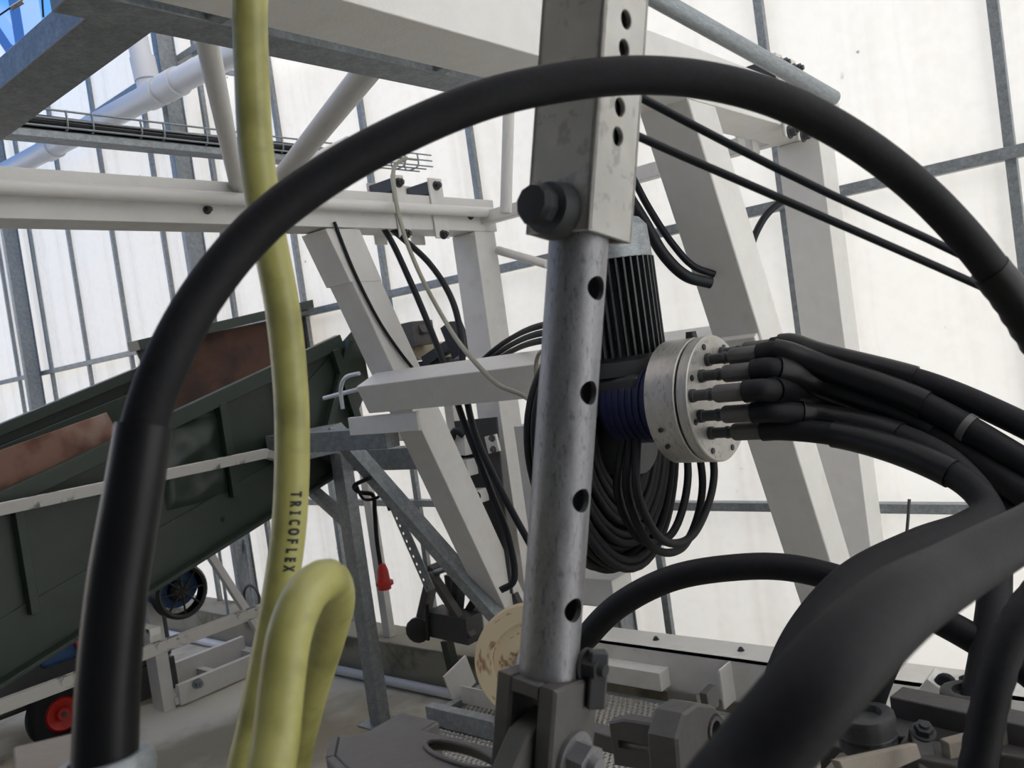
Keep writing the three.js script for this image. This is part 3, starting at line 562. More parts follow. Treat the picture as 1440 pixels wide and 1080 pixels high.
cable('black cable loop hung from the near beam behind the prop', [[-1.584, 2.862, -2.618], [-1.545, 2.754, -2.646], [-1.499, 2.620, -2.679], [-1.448, 2.540, -2.719], [-1.393, 2.504, -2.790]], 0.021);
cable('second black cable hanging inside the loop behind the prop', [[-1.587, 2.917, -2.684], [-1.553, 2.804, -2.707], [-1.500, 2.666, -2.745], [-1.450, 2.575, -2.784], [-1.399, 2.535, -2.839]], 0.013);
cable('short black cable tail curving between the near leg and near post', [[-1.287, 2.795, -3.262], [-1.337, 2.749, -3.217], [-1.377, 2.679, -3.180], [-1.400, 2.611, -3.157]], 0.014);
tag(put('cable_ring', sweep(Array.from({ length: 16 }, (_, k) => { const a = k / 16 * Math.PI * 2, p = [-2.191, 2.225, -2.794]; return [p[0] + 0.09 * Math.cos(a), p[1] + 0.12 * Math.sin(a), p[2] + 0.05 * Math.cos(a)]; }), 0.009, { ring: 8, closed: true, seg: 48 }), M.paleCable), 'ring of pale cable tied to the middle crossbeam', 'cable');
// arching hoses at the right
tag(put('floor_hose', sweep([...onward([-1.319, 1.572, -1.599], [-0.1, 0.5, -0.02], [-0.06, 1.0, -0.02]), [-1.319, 1.572, -1.599], [-1.235, 1.667, -1.609], [-1.146, 1.740, -1.622], [-1.023, 1.798, -1.665], [-0.893, 1.817, -1.711], [-0.786, 1.813, -1.749], [-0.666, 1.784, -1.770], [-0.539, 1.726, -1.797], [-0.431, 1.664, -1.807], [-0.321, 1.576, -1.818], ...onward([-0.321, 1.576, -1.818], [0.2, 1.1, 0.02], [0.3, 0.5, 0.02], [0.5, 0.04, 0])], 0.0295, { ring: 22 }), M.rubber), 'black hose in a low arch from the prop foot to the right', 'hose');
tag(put('socket_hose', sweep([[-0.514, 1.650, -1.368], [-0.501, 1.712, -1.382], [-0.474, 1.777, -1.408], [-0.434, 1.844, -1.471], [-0.389, 1.889, -1.552], [-0.322, 1.915, -1.676], [-0.233, 1.942, -1.753], ...onward([-0.233, 1.942, -1.753], [0.35, 1.85, 0], [0.6, 1.0, 0], [0.7, 0.04, 0.1])], 0.0195, { ring: 20 }), M.rubber), 'black hose rising from the nearer rubber socket', 'hose');
tag(put('ribbed_hose', sweep([...onward([-0.272, 1.773, -1.028], [-0.01, 0.04, 0.1], [0, 0.8, 0.02], [0, 1.4, 0]), [-0.272, 1.773, -1.028], [-0.260, 1.847, -1.055], [-0.247, 1.902, -1.082], [-0.232, 1.945, -1.123], [-0.196, 1.990, -1.195], ...onward([-0.196, 1.990, -1.195], [0.25, 2.15, -0.05], [0.5, 1.7, -0.05], [0.6, 0.8, -0.05], [0.7, 0.04, 0.1])], (u) => 0.0205 + 0.0006 * Math.sin(u * 1100), { ring: 16, seg: 700 }), M.rubber), 'ribbed black hose rising past the farther rubber socket', 'hose');
tag(put('marker_pin', sweep([[-0.980, 1.607, -3.335], [-0.994, 1.508, -3.318], [-1.017, 1.378, -3.292]], 0.006, { ring: 8 }), M.darkMetal), 'thin upright grey pin sticking up above the arching hose', 'pin');

// ---------------------------------------------------------------- inclined trough conveyor on the left
{
  const t = thing('trough_conveyor', 'dark green inclined trough conveyor with rusty inner panels and stiffeners', 'conveyor', [-5.4, 0, -2.4]);
  const NX = -4.8, FARX = -6.0, k = 0.277, rim = (z) => 2.03 + k * (-z - 1.57), low = (z) => 1.09 + k * (-z - 1.43);
  const on = (x, y, z) => [x, y, z];
  const Z0 = 0.6, Z1 = -3.82;
  // near side
  put('side_panel', plate([on(NX, rim(Z0), Z0), on(NX, low(Z0) + 0.26, Z0), on(NX, low(Z1) + 0.26, Z1), on(NX, rim(Z1), Z1)], [-1, 0, 0], 0.012), M.green, t);
  put('rim_angle', bar(on(NX + 0.03, rim(Z0) - 0.045, Z0), on(NX + 0.03, rim(Z1) - 0.045, Z1), 0.07, 0.09, [0, 1, 0]), M.green, t);
  put('lower_panel', plate([on(NX + 0.012, low(Z0) + 0.3, Z0), on(NX + 0.012, low(Z0), Z0), on(NX + 0.012, low(Z1), Z1), on(NX + 0.012, low(Z1) + 0.3, Z1)], [-1, 0, 0], 0.02), M.green, t);
  put('bottom_flange', bar(on(NX + 0.04, low(Z0) + 0.012, Z0), on(NX + 0.04, low(Z1) + 0.012, Z1), 0.11, 0.022, [0, 1, 0]), M.green, t);
  for (const z of [-1.62, -2.24, -2.83, -3.3]) put('stiffener', bar(on(NX + 0.035, low(z) + 0.24, z), on(NX + 0.035, rim(z) - 0.08, z), 0.07, 0.045, [0, 0, 1]), M.green, t);
  for (const [z, dy] of [[-1.35, 0.12], [-2.2, 0.13], [-2.75, 0.14], [-3.2, 0.13]]) put('panel_bolt', hexBolt(on(NX + 0.012, low(z) + dy, z), [1, 0, 0], 0.016, 0.014), M.green, t);
  put('belly', bar(on((NX + FARX) / 2, low(Z0) + 0.05, Z0), on((NX + FARX) / 2, low(Z1) + 0.05, Z1), NX - FARX - 0.06, 0.05, [0, 1, 0]), M.green, t);
  // dented glossy patch of the side panel
  const dent = new THREE.PlaneGeometry(0.42, 0.5, 28, 28), p = dent.attributes.position;
  for (let i = 0; i < p.count; i++) { const u = p.getX(i) / 0.21, v = p.getY(i) / 0.25, e = Math.max(0, 1 - Math.max(Math.abs(u), Math.abs(v)) ** 4); p.setZ(i, e * (0.018 * Math.sin(3.2 * u + 2.4 * v) + 0.014 * Math.sin(5.1 * v - 3.3 * u) + 0.036)); }
  dent.computeVertexNormals(); uvBox(dent); dent.rotateY(Math.PI / 2).translate(NX + 0.004, 1.98, -2.62);
  put('dented_patch', dent, M.green, t);
  // far side, taller, rusty inside
  put('far_panel', plate([on(FARX, 1.2, Z0), on(FARX, 2.28 - 0.37 * 2.0 - 0.2, Z0), [-6.000, 2.348, -2.020], [-6.000, 2.637, -3.081], [-6.000, 1.687, -2.927]], [-1, 0, 0], 0.015), M.green, t);
  put('far_rim', bar([-5.970, 2.282, -1.839], [-5.970, 2.610, -3.008], 0.09, 0.07, [0, 1, 0]), M.green, t);
  put('rust_lining', plate([[-5.900, 2.605, -2.946], [-5.900, 2.771, -3.036], [-5.900, 2.995, -4.967], [-5.900, 2.154, -4.808], [-5.900, 2.000, -2.901]], [-1, 0, 0], 0.012), M.rustDark, t);
  put('hood_edge', bar([-5.850, 2.773, -2.887], [-5.850, 3.070, -4.980], 0.16, 0.07, [0, 1, 0]), M.green, t);
  put('hood_end', plate([[-5.860, 2.788, -2.894], [-5.860, 2.803, -3.090], [-5.860, 2.586, -3.093], [-5.860, 2.591, -2.950]], [-1, 0, 0], 0.02), M.green, t);
  put('dark_lining', plate([[-5.880, 2.195, -1.838], [-5.880, 2.477, -2.942], [-5.880, 2.385, -3.059], [-5.880, 1.782, -2.961], [-5.880, 1.684, -1.763]], [-1, 0, 0], 0.012), M.green, t);
  // rusty splash board along the near rim
  put('splash_board', plate([[-4.840, 2.210, -1.511], [-4.840, 2.345, -2.176], [-4.840, 2.211, -2.227], [-4.840, 2.145, -2.027], [-4.840, 1.992, -1.479]], [-1, 0, 0], 0.01), M.rust, t);
  // discharge end: green head frame with cross ribs and pulley
  put('head_panel', plate([[-4.790, 2.323, -3.467], [-4.790, 2.721, -4.036], [-4.790, 2.278, -4.052], [-4.790, 1.734, -3.628], [-4.790, 1.831, -3.378]], [-1, 0, 0], 0.012), M.green, t);
  put('head_rib', bar([-4.740, 2.550, -3.740], [-4.740, 1.993, -3.857], 0.06, 0.05, [1, 0, 0]), M.green, t);
  put('head_rib', bar([-4.740, 2.607, -3.889], [-4.740, 2.034, -3.596], 0.05, 0.04, [1, 0, 0]), M.green, t);
  put('head_pulley', lathe([-4.900, 1.910, -3.634], [1, 0, 0], [[0, 0], [0.13, 0], [0.14, 0.02], [0.12, 0.03], [0.12, 0.1], [0.14, 0.11], [0.13, 0.13], [0, 0.13]], 32), M.darkMetal, t);
  put('bearing_block', span([-4.78, -4.66], [1.86, 1.98], [-3.36, -3.22], 0.02), M.green, t);
  // guard bars in front of the trough
  put('guard_bar', span([-4.63, -4.58], [1.925, 1.985], [-3.0, 0.5]), M.worn, t);
  put('guard_bar', span([-4.63, -4.58], [1.0, 1.065], [-3.05, 0.5]), M.worn, t);
  put('guard_bar', bar([-4.6, 1.955, -2.985], [-4.7, 1.83, -3.3], 0.05, 0.05), M.worn, t);
  for (const z of [-0.6, -2.15]) { put('bar_bracket', span([NX, -4.62], [1.935, 1.975], [z - 0.03, z + 0.03], 0), M.paint, t); put('bar_bracket', span([NX, -4.62], [1.1, 1.14], [z - 0.03, z + 0.03], 0), M.paint, t); put('bracket_post', span([-4.66, -4.63], [1.01, 1.14], [z - 0.03, z + 0.03], 0), M.paint, t); }
  // stand under the far side
  put('stand_post', bar([-6.55, 0, -3.03], [-6.55, 1.5, -3.03], 0.17, 0.1, [0, 0, 1]), M.paint, t);
  put('stand_post', bar([-6.55, 0, -1.1], [-6.55, 1.2, -1.1], 0.17, 0.1, [0, 0, 1]), M.paint, t);
  put('stand_head', span([-6.6, -5.9], [1.28, 1.36], [-3.1, -2.96]), M.paint, t);
  put('stand_brace', bar([-6.5, 0.1, -4.0], [-6.5, 1.55, -3.35], 0.06, 0.06), M.paint, t);
}
{ // floor frame beside the stand
  const t = thing('floor_frame', 'pale steel channel frame lying on the wet floor by the stand post', 'frame', [-6.4, 0, -3.5]);
  put('channel', bar([-6.45, 0.09, -3.1], [-6.45, 0.09, -4.0], 0.05, 0.16), M.paint, t);
  put('channel', bar([-6.95, 0.1, -3.15], [-6.95, 0.1, -4.0], 0.05, 0.18), M.paint, t);
  for (const z of [-3.1, -3.55, -3.98]) put('cross_tie', span([-6.95, -6.45], [0.02, 0.08], [z - 0.03, z + 0.03]), M.paint, t);
  put('ring_bolt', hexBolt([-6.42, 0.13, -3.25], [1, 0, 0], 0.03, 0.05), M.galv, t);
}
{
  const t = thing('blue_motor', 'blue motor with black fan guard slung under the trough conveyor', 'motor', [-6.2, 0.75, -3.6]);
  const c = [-6.200, 0.916, -3.145];
  put('motor_body', rod([-6.75, c[1] + 0.06, c[2]], [-6.3, c[1] + 0.06, c[2]], 0.19, 0.19, 32), M.blue, t);
  put('motor_box', span([-6.7, -6.3], [c[1] + 0.1, c[1] + 0.42], [c[2] - 0.2, c[2] + 0.2], 0.02), M.blue, t);
  const guard = put('fan_guard', lathe([-6.3, c[1], c[2]], [1, 0, 0], [[0.17, 0], [0.21, 0], [0.21, 0.08], [0.19, 0.1], [0.17, 0.09]], 36), M.blackPlastic, t);
  for (let k = 0; k < 4; k++) { const a = k / 4 * Math.PI; put('guard_spoke', rod([-6.22, c[1] + 0.18 * Math.cos(a), c[2] + 0.18 * Math.sin(a)], [-6.22, c[1] - 0.18 * Math.cos(a), c[2] - 0.18 * Math.sin(a)], 0.008, 0.008, 8), M.blackPlastic, guard); }
  put('fan_hub', lathe([-6.3, c[1], c[2]], [1, 0, 0], [[0, 0], [0.08, 0], [0.08, 0.05], [0.05, 0.08], [0, 0.08]], 24), M.darkMetal, t);
}
{
  const w = [-6.646, 0.240, -2.329], X = w[0];
  const t = thing('wheeled_pump', 'dark wheeled pump with red hub wheel and red cap under the conveyor', 'pump', [X, 0, w[2]]);
  const cy = 0.24;
  put('tyre', lathe([X - 0.05, cy, w[2]], [1, 0, 0], [[0.13, 0], [0.21, 0.0], [0.235, 0.025], [0.235, 0.075], [0.21, 0.1], [0.13, 0.1]], 40), M.rubber, t);
  put('wheel_hub', lathe([X - 0.04, cy, w[2]], [1, 0, 0], [[0, 0], [0.13, 0], [0.13, 0.06], [0.11, 0.08], [0.05, 0.05], [0.04, 0.09], [0, 0.09]], 32), M.red, t);
  put('pump_body', span([X - 0.9, X - 0.12], [0.3, 1.0], [w[2] - 0.95, w[2] + 0.7], 0.05), M.darkMetal, t);
  put('blue_shroud', span([X - 0.4, X - 0.08], [0.56, 0.84], [w[2] - 0.35, w[2] + 0.05], 0.04), M.blue, t);
  put('red_cap', lathe([X - 0.08, 0.68, w[2] - 0.28], [1, 0.2, 0], [[0, 0], [0.09, 0], [0.1, 0.06], [0.06, 0.09], [0, 0.09]], 20), M.red, t);
  put('skirt_panel', span([X - 0.2, X - 0.13], [0.04, 0.3], [w[2] - 0.95, w[2] - 0.3], 0.01), M.darkMetal, t);
  put('pump_leg', span([X - 0.3, X - 0.2], [0, 0.36], [w[2] + 0.4, w[2] + 0.5]), M.darkMetal, t);
  put('axle', rod([X - 0.7, cy, w[2]], [X + 0.06, cy, w[2]], 0.02), M.darkMetal, t);
}
{ // table-like steel frame under the conveyor head; darker metal stands in for shade
  const t = thing('head_support', 'grey steel frame with square leg and diagonal braces under the conveyor head', 'frame', [-4.5, 0, -3.5]);
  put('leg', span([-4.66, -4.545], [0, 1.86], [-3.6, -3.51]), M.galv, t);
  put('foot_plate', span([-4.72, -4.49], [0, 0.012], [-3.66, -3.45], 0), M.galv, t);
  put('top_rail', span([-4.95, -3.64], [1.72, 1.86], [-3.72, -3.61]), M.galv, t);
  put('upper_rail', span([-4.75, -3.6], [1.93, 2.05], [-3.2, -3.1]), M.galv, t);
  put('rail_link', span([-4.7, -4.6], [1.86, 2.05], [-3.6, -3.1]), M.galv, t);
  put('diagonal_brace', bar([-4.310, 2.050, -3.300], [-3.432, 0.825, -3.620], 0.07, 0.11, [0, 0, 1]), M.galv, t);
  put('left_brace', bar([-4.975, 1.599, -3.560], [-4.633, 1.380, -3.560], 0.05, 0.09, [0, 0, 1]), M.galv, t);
  // perforated strut
  const a = [-4.471, 1.546, -3.800], b = [-4.184, 0.875, -3.800], f = frame(a, b, [0, 0, 1]);
  const hole = [], n = 13, A = V(a), d = V(b).sub(A), L = d.length(); d.normalize();
  const s = new THREE.Vector3(0, 0, 1).cross(d).normalize(), q = (u, v) => A.clone().addScaledVector(d, u).addScaledVector(s, v).toArray();
  for (let k = 0; k < n; k++) hole.push(Array.from({ length: 10 }, (_, i) => { const g = i / 10 * Math.PI * 2; return q(L * (k + 0.5) / n + 0.011 * Math.cos(g), -0.022 + 0.011 * Math.sin(g)); }));
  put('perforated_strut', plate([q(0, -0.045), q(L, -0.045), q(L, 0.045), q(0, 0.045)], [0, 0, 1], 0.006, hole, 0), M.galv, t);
  put('light_box', span([-4.22, -3.98], [1.9, 2.06], [-3.75, -3.64], 0.01), M.cream, t);
  put('white_handle', sweep([[-3.862, 2.364, -3.200], [-3.997, 2.347, -3.200], [-4.051, 2.283, -3.200], [-4.058, 2.169, -3.200]], 0.012, { ring: 10 }), M.pvc, t);
  put('white_rod', rod([-4.285, 2.243, -3.250], [-3.937, 2.272, -3.250], 0.013), M.pvc, t);
}
{
  const c = [-4.210, 1.096, -3.452];
  const t = thing('hanging_plug', 'red industrial plug hanging on a black cable by the wall', 'plug', [c[0], c[1] - 0.1, c[2]]);
  put('plug_shell', lathe([-4.215, 0.992, -3.442], [0.06, 1, 0], [[0, 0], [0.042, 0], [0.044, 0.05], [0.04, 0.06], [0.034, 0.12], [0.02, 0.16], [0, 0.165]], 20), M.red, t);
  put('plug_collar', lathe([-4.213, 1.019, -3.446], [0.06, 1, 0], [[0.04, 0], [0.056, 0], [0.056, 0.02], [0.04, 0.02]], 20), M.red, t);
  put('plug_cable', sweep([[-4.223, 1.143, -3.443], [-4.227, 1.302, -3.447], [-4.223, 1.482, -3.460], [-4.185, 1.598, -3.432], [-4.208, 1.634, -3.348], [-4.188, 1.680, -3.301], [-4.033, 1.731, -3.305]], 0.014, { ring: 8 }), M.cable, t);
  put('cable_loop', sweep([[-4.180, 1.696, -3.309], [-4.188, 1.586, -3.363], [-4.127, 1.584, -3.415], [-4.051, 1.628, -3.415], [-4.078, 1.522, -3.453], [-4.073, 1.494, -3.456]], 0.01, { ring: 8 }), M.cable, t);
}
for (const [x, h, lab] of [[-7.6, 1.35, 'thin grey hooked rod leaning on the wall beside the drain column'], [-7.15, 1.0, 'short grey rod standing by the kerb next to the hooked rod']]) tag(put('wall_rod', sweep([[x + 0.25, 0.31, -4.12], [x + 0.12, h * 0.6, -4.2], [x, h, -4.27], [x - 0.06, h + 0.05, -4.24], [x - 0.1, h - 0.02, -4.2]], 0.016, { ring: 8 }), M.galv), lab, 'rod');
tag(put('wall_ring', sweep(Array.from({ length: 16 }, (_, k) => { const a = k / 16 * Math.PI * 2; return [-7.0 + 0.13 * Math.cos(a), 0.46 + 0.13 * Math.sin(a), -4.18]; }), 0.012, { closed: true, ring: 8, seg: 40 }), M.darkMetal), 'thin dark ring standing on the kerb against the wall', 'ring');

// ---------------------------------------------------------------- walkway, sheave and parts near the floor
{
  const t = thing('walkway_platform', 'low steel walkway platform with raised-hole grating planks', 'platform', [-2.2, 0, -3.0]);
  const P = 0.031, Y = 0.45;
  function plank(x0, x1, z0, z1) { // round raised holes, staggered rows
    const pos = [], idx = [], rows = Math.floor((z1 - z0) / P), cols = Math.floor((x1 - x0) / P);
    for (let j = 0; j < rows; j++) for (let i = 0; i < cols - (j % 2 ? 1 : 0); i++) {
      const cx = x0 + (i + 0.5 + (j % 2 ? 0.5 : 0)) * P, cz = z0 + (j + 0.5) * P, o = pos.length / 3;
      for (const [r, y, sq] of [[P / 2, 0, 1], [0.0115, 0, 0], [0.0085, 0.006, 0], [0.0082, -0.006, 0]]) for (let k = 0; k < 8; k++) {
        const a = k / 8 * Math.PI * 2 + Math.PI / 4, m = sq ? r / Math.max(Math.abs(Math.cos(a)), Math.abs(Math.sin(a))) : r;
        pos.push(cx + m * Math.cos(a), Y + y, cz + m * Math.sin(a));
      }
      for (let g = 0; g < 3; g++) for (let k = 0; k < 8; k++) { const a = o + g * 8 + k, b = o + g * 8 + (k + 1) % 8; idx.push(a, a + 8, b, b, a + 8, b + 8); }
    }
    const g = new THREE.BufferGeometry(); g.setAttribute('position', new THREE.Float32BufferAttribute(pos, 3)); g.setIndex(idx);
    const q = g.toNonIndexed(); q.computeVertexNormals();
    return join([uvBox(q), span([x0, x0 + 0.004], [Y - 0.05, Y + 0.001], [z0, z1], 0), span([x1 - 0.004, x1], [Y - 0.05, Y + 0.001], [z0, z1], 0)]);
  }
  for (let k = 0; k < 4; k++) put('grating_plank', plank(-3.42 + 0.62 * k, -2.81 + 0.62 * k, -3.66, -2.25), M.machined, t);
  put('edge_channel', span([-3.5, -3.45], [0.3, 0.48], [-3.62, -2.0]), M.galv, t);
  put('edge_channel', span([-0.95, -0.9], [0.3, 0.48], [-3.62, -2.0]), M.galv, t);
  put('cross_channel', span([-3.45, -0.95], [0.3, 0.44], [-3.72, -3.67]), M.galv, t);
  put('cross_channel', span([-3.45, -0.95], [0.3, 0.395], [-2.24, -2.2]), M.galv, t);
  put('upright_plate', bar([-3.53, 0.46, -3.35], [-3.53, 0.64, -3.3], 0.012, 0.2, [0, 0, 1]), M.paint, t);
  put('kick_plate', span([-3.45, -3.1], [0.46, 0.56], [-3.25, -3.24]), M.paint, t);
  put('seat_channel', span([-3.44, -2.95], [0.46, 0.56], [-3.02, -2.96]), M.galv, t);
  for (const [x, z] of [[-3.47, -3.5], [-3.47, -2.1], [-0.93, -3.5], [-0.93, -2.1]]) put('leg', span([x - 0.03, x + 0.03], [0, 0.3], [z - 0.03, z + 0.03]), M.galv, t);
}
{
  const c = [-2.825, 0.806, -3.171];
  const t = thing('sheave_wheel', 'cream painted sheave wheel with rust, behind the foot of the prop', 'wheel', [c[0], 0.46, c[2]]);
  const ax = [0.5, 0.12, 0.85];
  put('sheave_rim', lathe(c, ax, [[0.2, -0.03], [0.285, -0.035], [0.29, -0.028], [0.25, 0], [0.29, 0.028], [0.285, 0.035], [0.2, 0.03], [0.2, -0.03]], 56), M.cream, t);
  put('sheave_web', lathe(c, ax, [[0, -0.012], [0.205, -0.012], [0.205, 0.012], [0, 0.012]], 48), M.cream, t);
  put('sheave_hub', lathe(c, ax, [[0, 0], [0.075, 0], [0.07, 0.05], [0.04, 0.075], [0, 0.078]], 28), M.pvc, t);
  put('hub_bolt', rod([c[0], c[1] - 0.0, c[2] - 0.02], [c[0], 0.5, c[2] - 0.12], 0.03), M.castSteel, t);
  put('sheave_bracket', span([c[0] - 0.12, c[0] + 0.12], [0.46, 0.56], [c[2] - 0.2, c[2] - 0.06]), M.paint, t);
}
{ // small dark winch between far leg and wall
  const t = thing('floor_winch', 'small black winch with sprocket and upright levers on the kerb', 'winch', [-5.0, 0.31, -4.1]);
  const z = -4.0;
  put('winch_body', bar([-4.405, 0.584, -4.000], [-4.028, 0.563, -4.000], 0.16, 0.18), M.darkMetal, t);
  put('sprocket', lathe([-4.524, 0.528, -3.950], [0.5, 0, 1], [[0, 0], [0.085, 0], [0.09, 0.01], [0.09, 0.04], [0.06, 0.06], [0, 0.06]], 14), M.blackPlastic, t);
  put('lever', bar([-4.346, 0.972, -4.020], [-4.584, 0.519, -4.020], 0.05, 0.1, [0, 0, 1]), M.darkMetal, t);
  put('lever', bar([-4.282, 0.893, -4.080], [-4.299, 0.527, -4.080], 0.05, 0.06, [0, 0, 1]), M.darkMetal, t);
  put('lever', bar([-4.128, 0.970, -4.050], [-4.271, 0.520, -4.050], 0.05, 0.09, [0, 0, 1]), M.darkMetal, t);
  put('link_bar', rod([-4.373, 0.916, -3.980], [-3.997, 1.026, -3.980], 0.02), M.galv, t);
  put('angled_bar', bar([-4.335, 0.935, -3.960], [-4.026, 0.519, -3.960], 0.05, 0.06, [0, 0, 1]), M.castSteel, t);
  put('rear_stay', bar([-3.913, 0.891, -4.100], [-4.204, 0.581, -4.100], 0.06, 0.07, [0, 0, 1]), M.darkMetal, t);
  put('winch_foot', bar([-4.287, 0.466, -3.970], [-4.234, 0.049, -3.970], 0.06, 0.07, [0, 0, 1]), M.green, t);
  put('round_grip', rod([-4.358, 0.732, -3.900], [-4.396, 0.479, -3.900], 0.014), M.blackPlastic, t);
}
{ // winding gear seen through the far frame: blocks clamped to a back plate
  const t = thing('valve_block_panel', 'dark grey panel of bolted valve blocks beside the far post', 'valve panel', [-3.1, 0.47, -3.75]);
  const zp = -3.72;
  put('back_plate', plate([[-3.660, 1.994, -3.720], [-3.309, 2.000, -3.720], [-3.384, 0.938, -3.720], [-3.593, 0.989, -3.720]], [0, 0, 1], 0.012), M.darkMetal, t);
  for (const [a, b, w] of [[[[-3.570, 1.912, -3.660]], [[-3.581, 1.800, -3.660]], 0.14], [[[-3.575, 1.769, -3.660]], [[-3.577, 1.670, -3.660]], 0.13], [[[-3.517, 1.583, -3.660]], [[-3.515, 1.505, -3.660]], 0.12]]) put('valve_block', bar(a[0], b[0], w, 0.09, [0, 0, 1]), M.paint, t);
  put('bolt_plate', bar([-3.358, 1.897, -3.690], [-3.344, 1.796, -3.690], 0.09, 0.02, [0, 0, 1]), M.paint, t);
  for (const p of [[-3.341, 1.881, -3.680], [-3.343, 1.814, -3.680]]) put('plate_bolt', hexBolt(p, [0, 0, 1], 0.016, 0.016), M.castSteel, t);
  put('block_screw', hexBolt([-3.454, 1.555, -3.610], [0, 0, 1], 0.018, 0.014), M.darkMetal, t);
  put('hose_elbow', sweep([[-3.658, 1.960, -3.600], [-3.599, 1.897, -3.600], [-3.553, 1.947, -3.600], [-3.508, 1.916, -3.620]], 0.022, { ring: 10 }), M.cable, t);
  put('support_foot', bar([-3.403, 0.931, -3.740], [-3.2, 0.48, -3.74], 0.05, 0.04, [0, 0, 1]), M.darkMetal, t);
}
{ // drive unit seen above the crossbeam
  const t = thing('belt_drive', 'grey gear unit on a cream bar at the conveyor head', 'gear unit', [-5.0, 2.4, -4.0]);
  put('gear_case', bar([-4.555, 2.569, -4.100], [-4.209, 2.577, -4.100], 0.2, 0.17), M.castSteel, t);
  put('case_lug', bar([-4.241, 2.630, -4.100], [-4.205, 2.567, -4.100], 0.08, 0.06), M.castSteel, t);
  put('carrier_bar', bar([-4.802, 2.452, -4.150], [-4.066, 2.439, -4.150], 0.14, 0.1), M.cream, t);
  put('under_bar', bar([-4.767, 2.359, -4.150], [-4.000, 2.364, -4.150], 0.12, 0.05), M.darkMetal, t);
  put('clamp_arm', bar([-4.222, 2.382, -4.100], [-3.958, 2.470, -4.100], 0.08, 0.07), M.darkMetal, t);
  put('shaft_block', bar([-3.944, 2.602, -4.100], [-3.869, 2.384, -4.100], 0.12, 0.1), M.blackPlastic, t);
  put('carrier_leg', span([-4.2, -4.12], [0.31, 2.5], [-4.24, -4.18]), M.paint, t);
  put('carrier_leg', span([-5.22, -5.14], [0.31, 2.45], [-4.24, -4.18]), M.paint, t);
}
tag(put('amber_connector', rod([-2.738, 0.475, -3.537], [-2.772, 0.475, -3.505], 0.018), M.amber), 'small amber plastic connector lying on the walkway grating', 'connector');
tag(put('grating_cord', sweep([[-2.864, 0.470, -3.678], [-2.696, 0.468, -3.414], [-2.498, 0.468, -3.161], [-2.349, 0.468, -2.967]], 0.008, { ring: 8 }), M.cable), 'thin black cord lying across the walkway grating', 'cord');

// ---------------------------------------------------------------- foreground machine parts along the bottom
{
  const t = thing('cast_cover', 'dark grey cast cover with long oval opening beside the prop foot', 'cover', [-0.85, 1.5, -0.62]);
  const y = 1.935;
  const hole = Array.from({ length: 24 }, (_, k) => { const a = k / 24 * Math.PI * 2, c = [-0.676, 1.935, -0.622], u = [-0.624, 1.935, -0.625], w = [-0.701, 1.935, -0.639]; return [c[0] + (u[0] - c[0]) * Math.cos(a) + (w[0] - c[0]) * Math.sin(a), y, c[2] + (u[2] - c[2]) * Math.cos(a) + (w[2] - c[2]) * Math.sin(a)]; });
  put('cover_plate', plate([[-0.855, 1.935, -0.596], [-0.773, 1.935, -0.650], [-0.644, 1.935, -0.653], [-0.581, 1.935, -0.619], [-0.556, 1.935, -0.546], [-0.645, 1.935, -0.502], [-0.817, 1.935, -0.560]], [0, -1, 0], 0.012, [hole], 0.003), M.castSteel, t);
  const edge = [[-0.855, 1.935, -0.596], [-0.817, 1.935, -0.560], [-0.645, 1.935, -0.502]];
  put('turned_edge', plate([edge[0], edge[1], [edge[1][0], y - 0.05, edge[1][2]], [edge[0][0], y - 0.05, edge[0][2]]], V(edge[1]).sub(V(edge[0])).cross(new THREE.Vector3(0, 1, 0)).toArray(), 0.01), M.castSteel, t);
  put('turned_edge', plate([edge[1], edge[2], [edge[2][0], y - 0.05, edge[2][2]], [edge[1][0], y - 0.05, edge[1][2]]], V(edge[2]).sub(V(edge[1])).cross(new THREE.Vector3(0, 1, 0)).toArray(), 0.01), M.castSteel, t);
  put('cover_post', span([-0.86, -0.79], [0, 1.92], [-0.7, -0.62]), M.castSteel, t);
  put('oval_rim', sweep(hole.map((p) => [p[0], p[1] + 0.001, p[2]]), 0.003, { closed: true, ring: 8, seg: 48 }), M.castSteel, t);
}
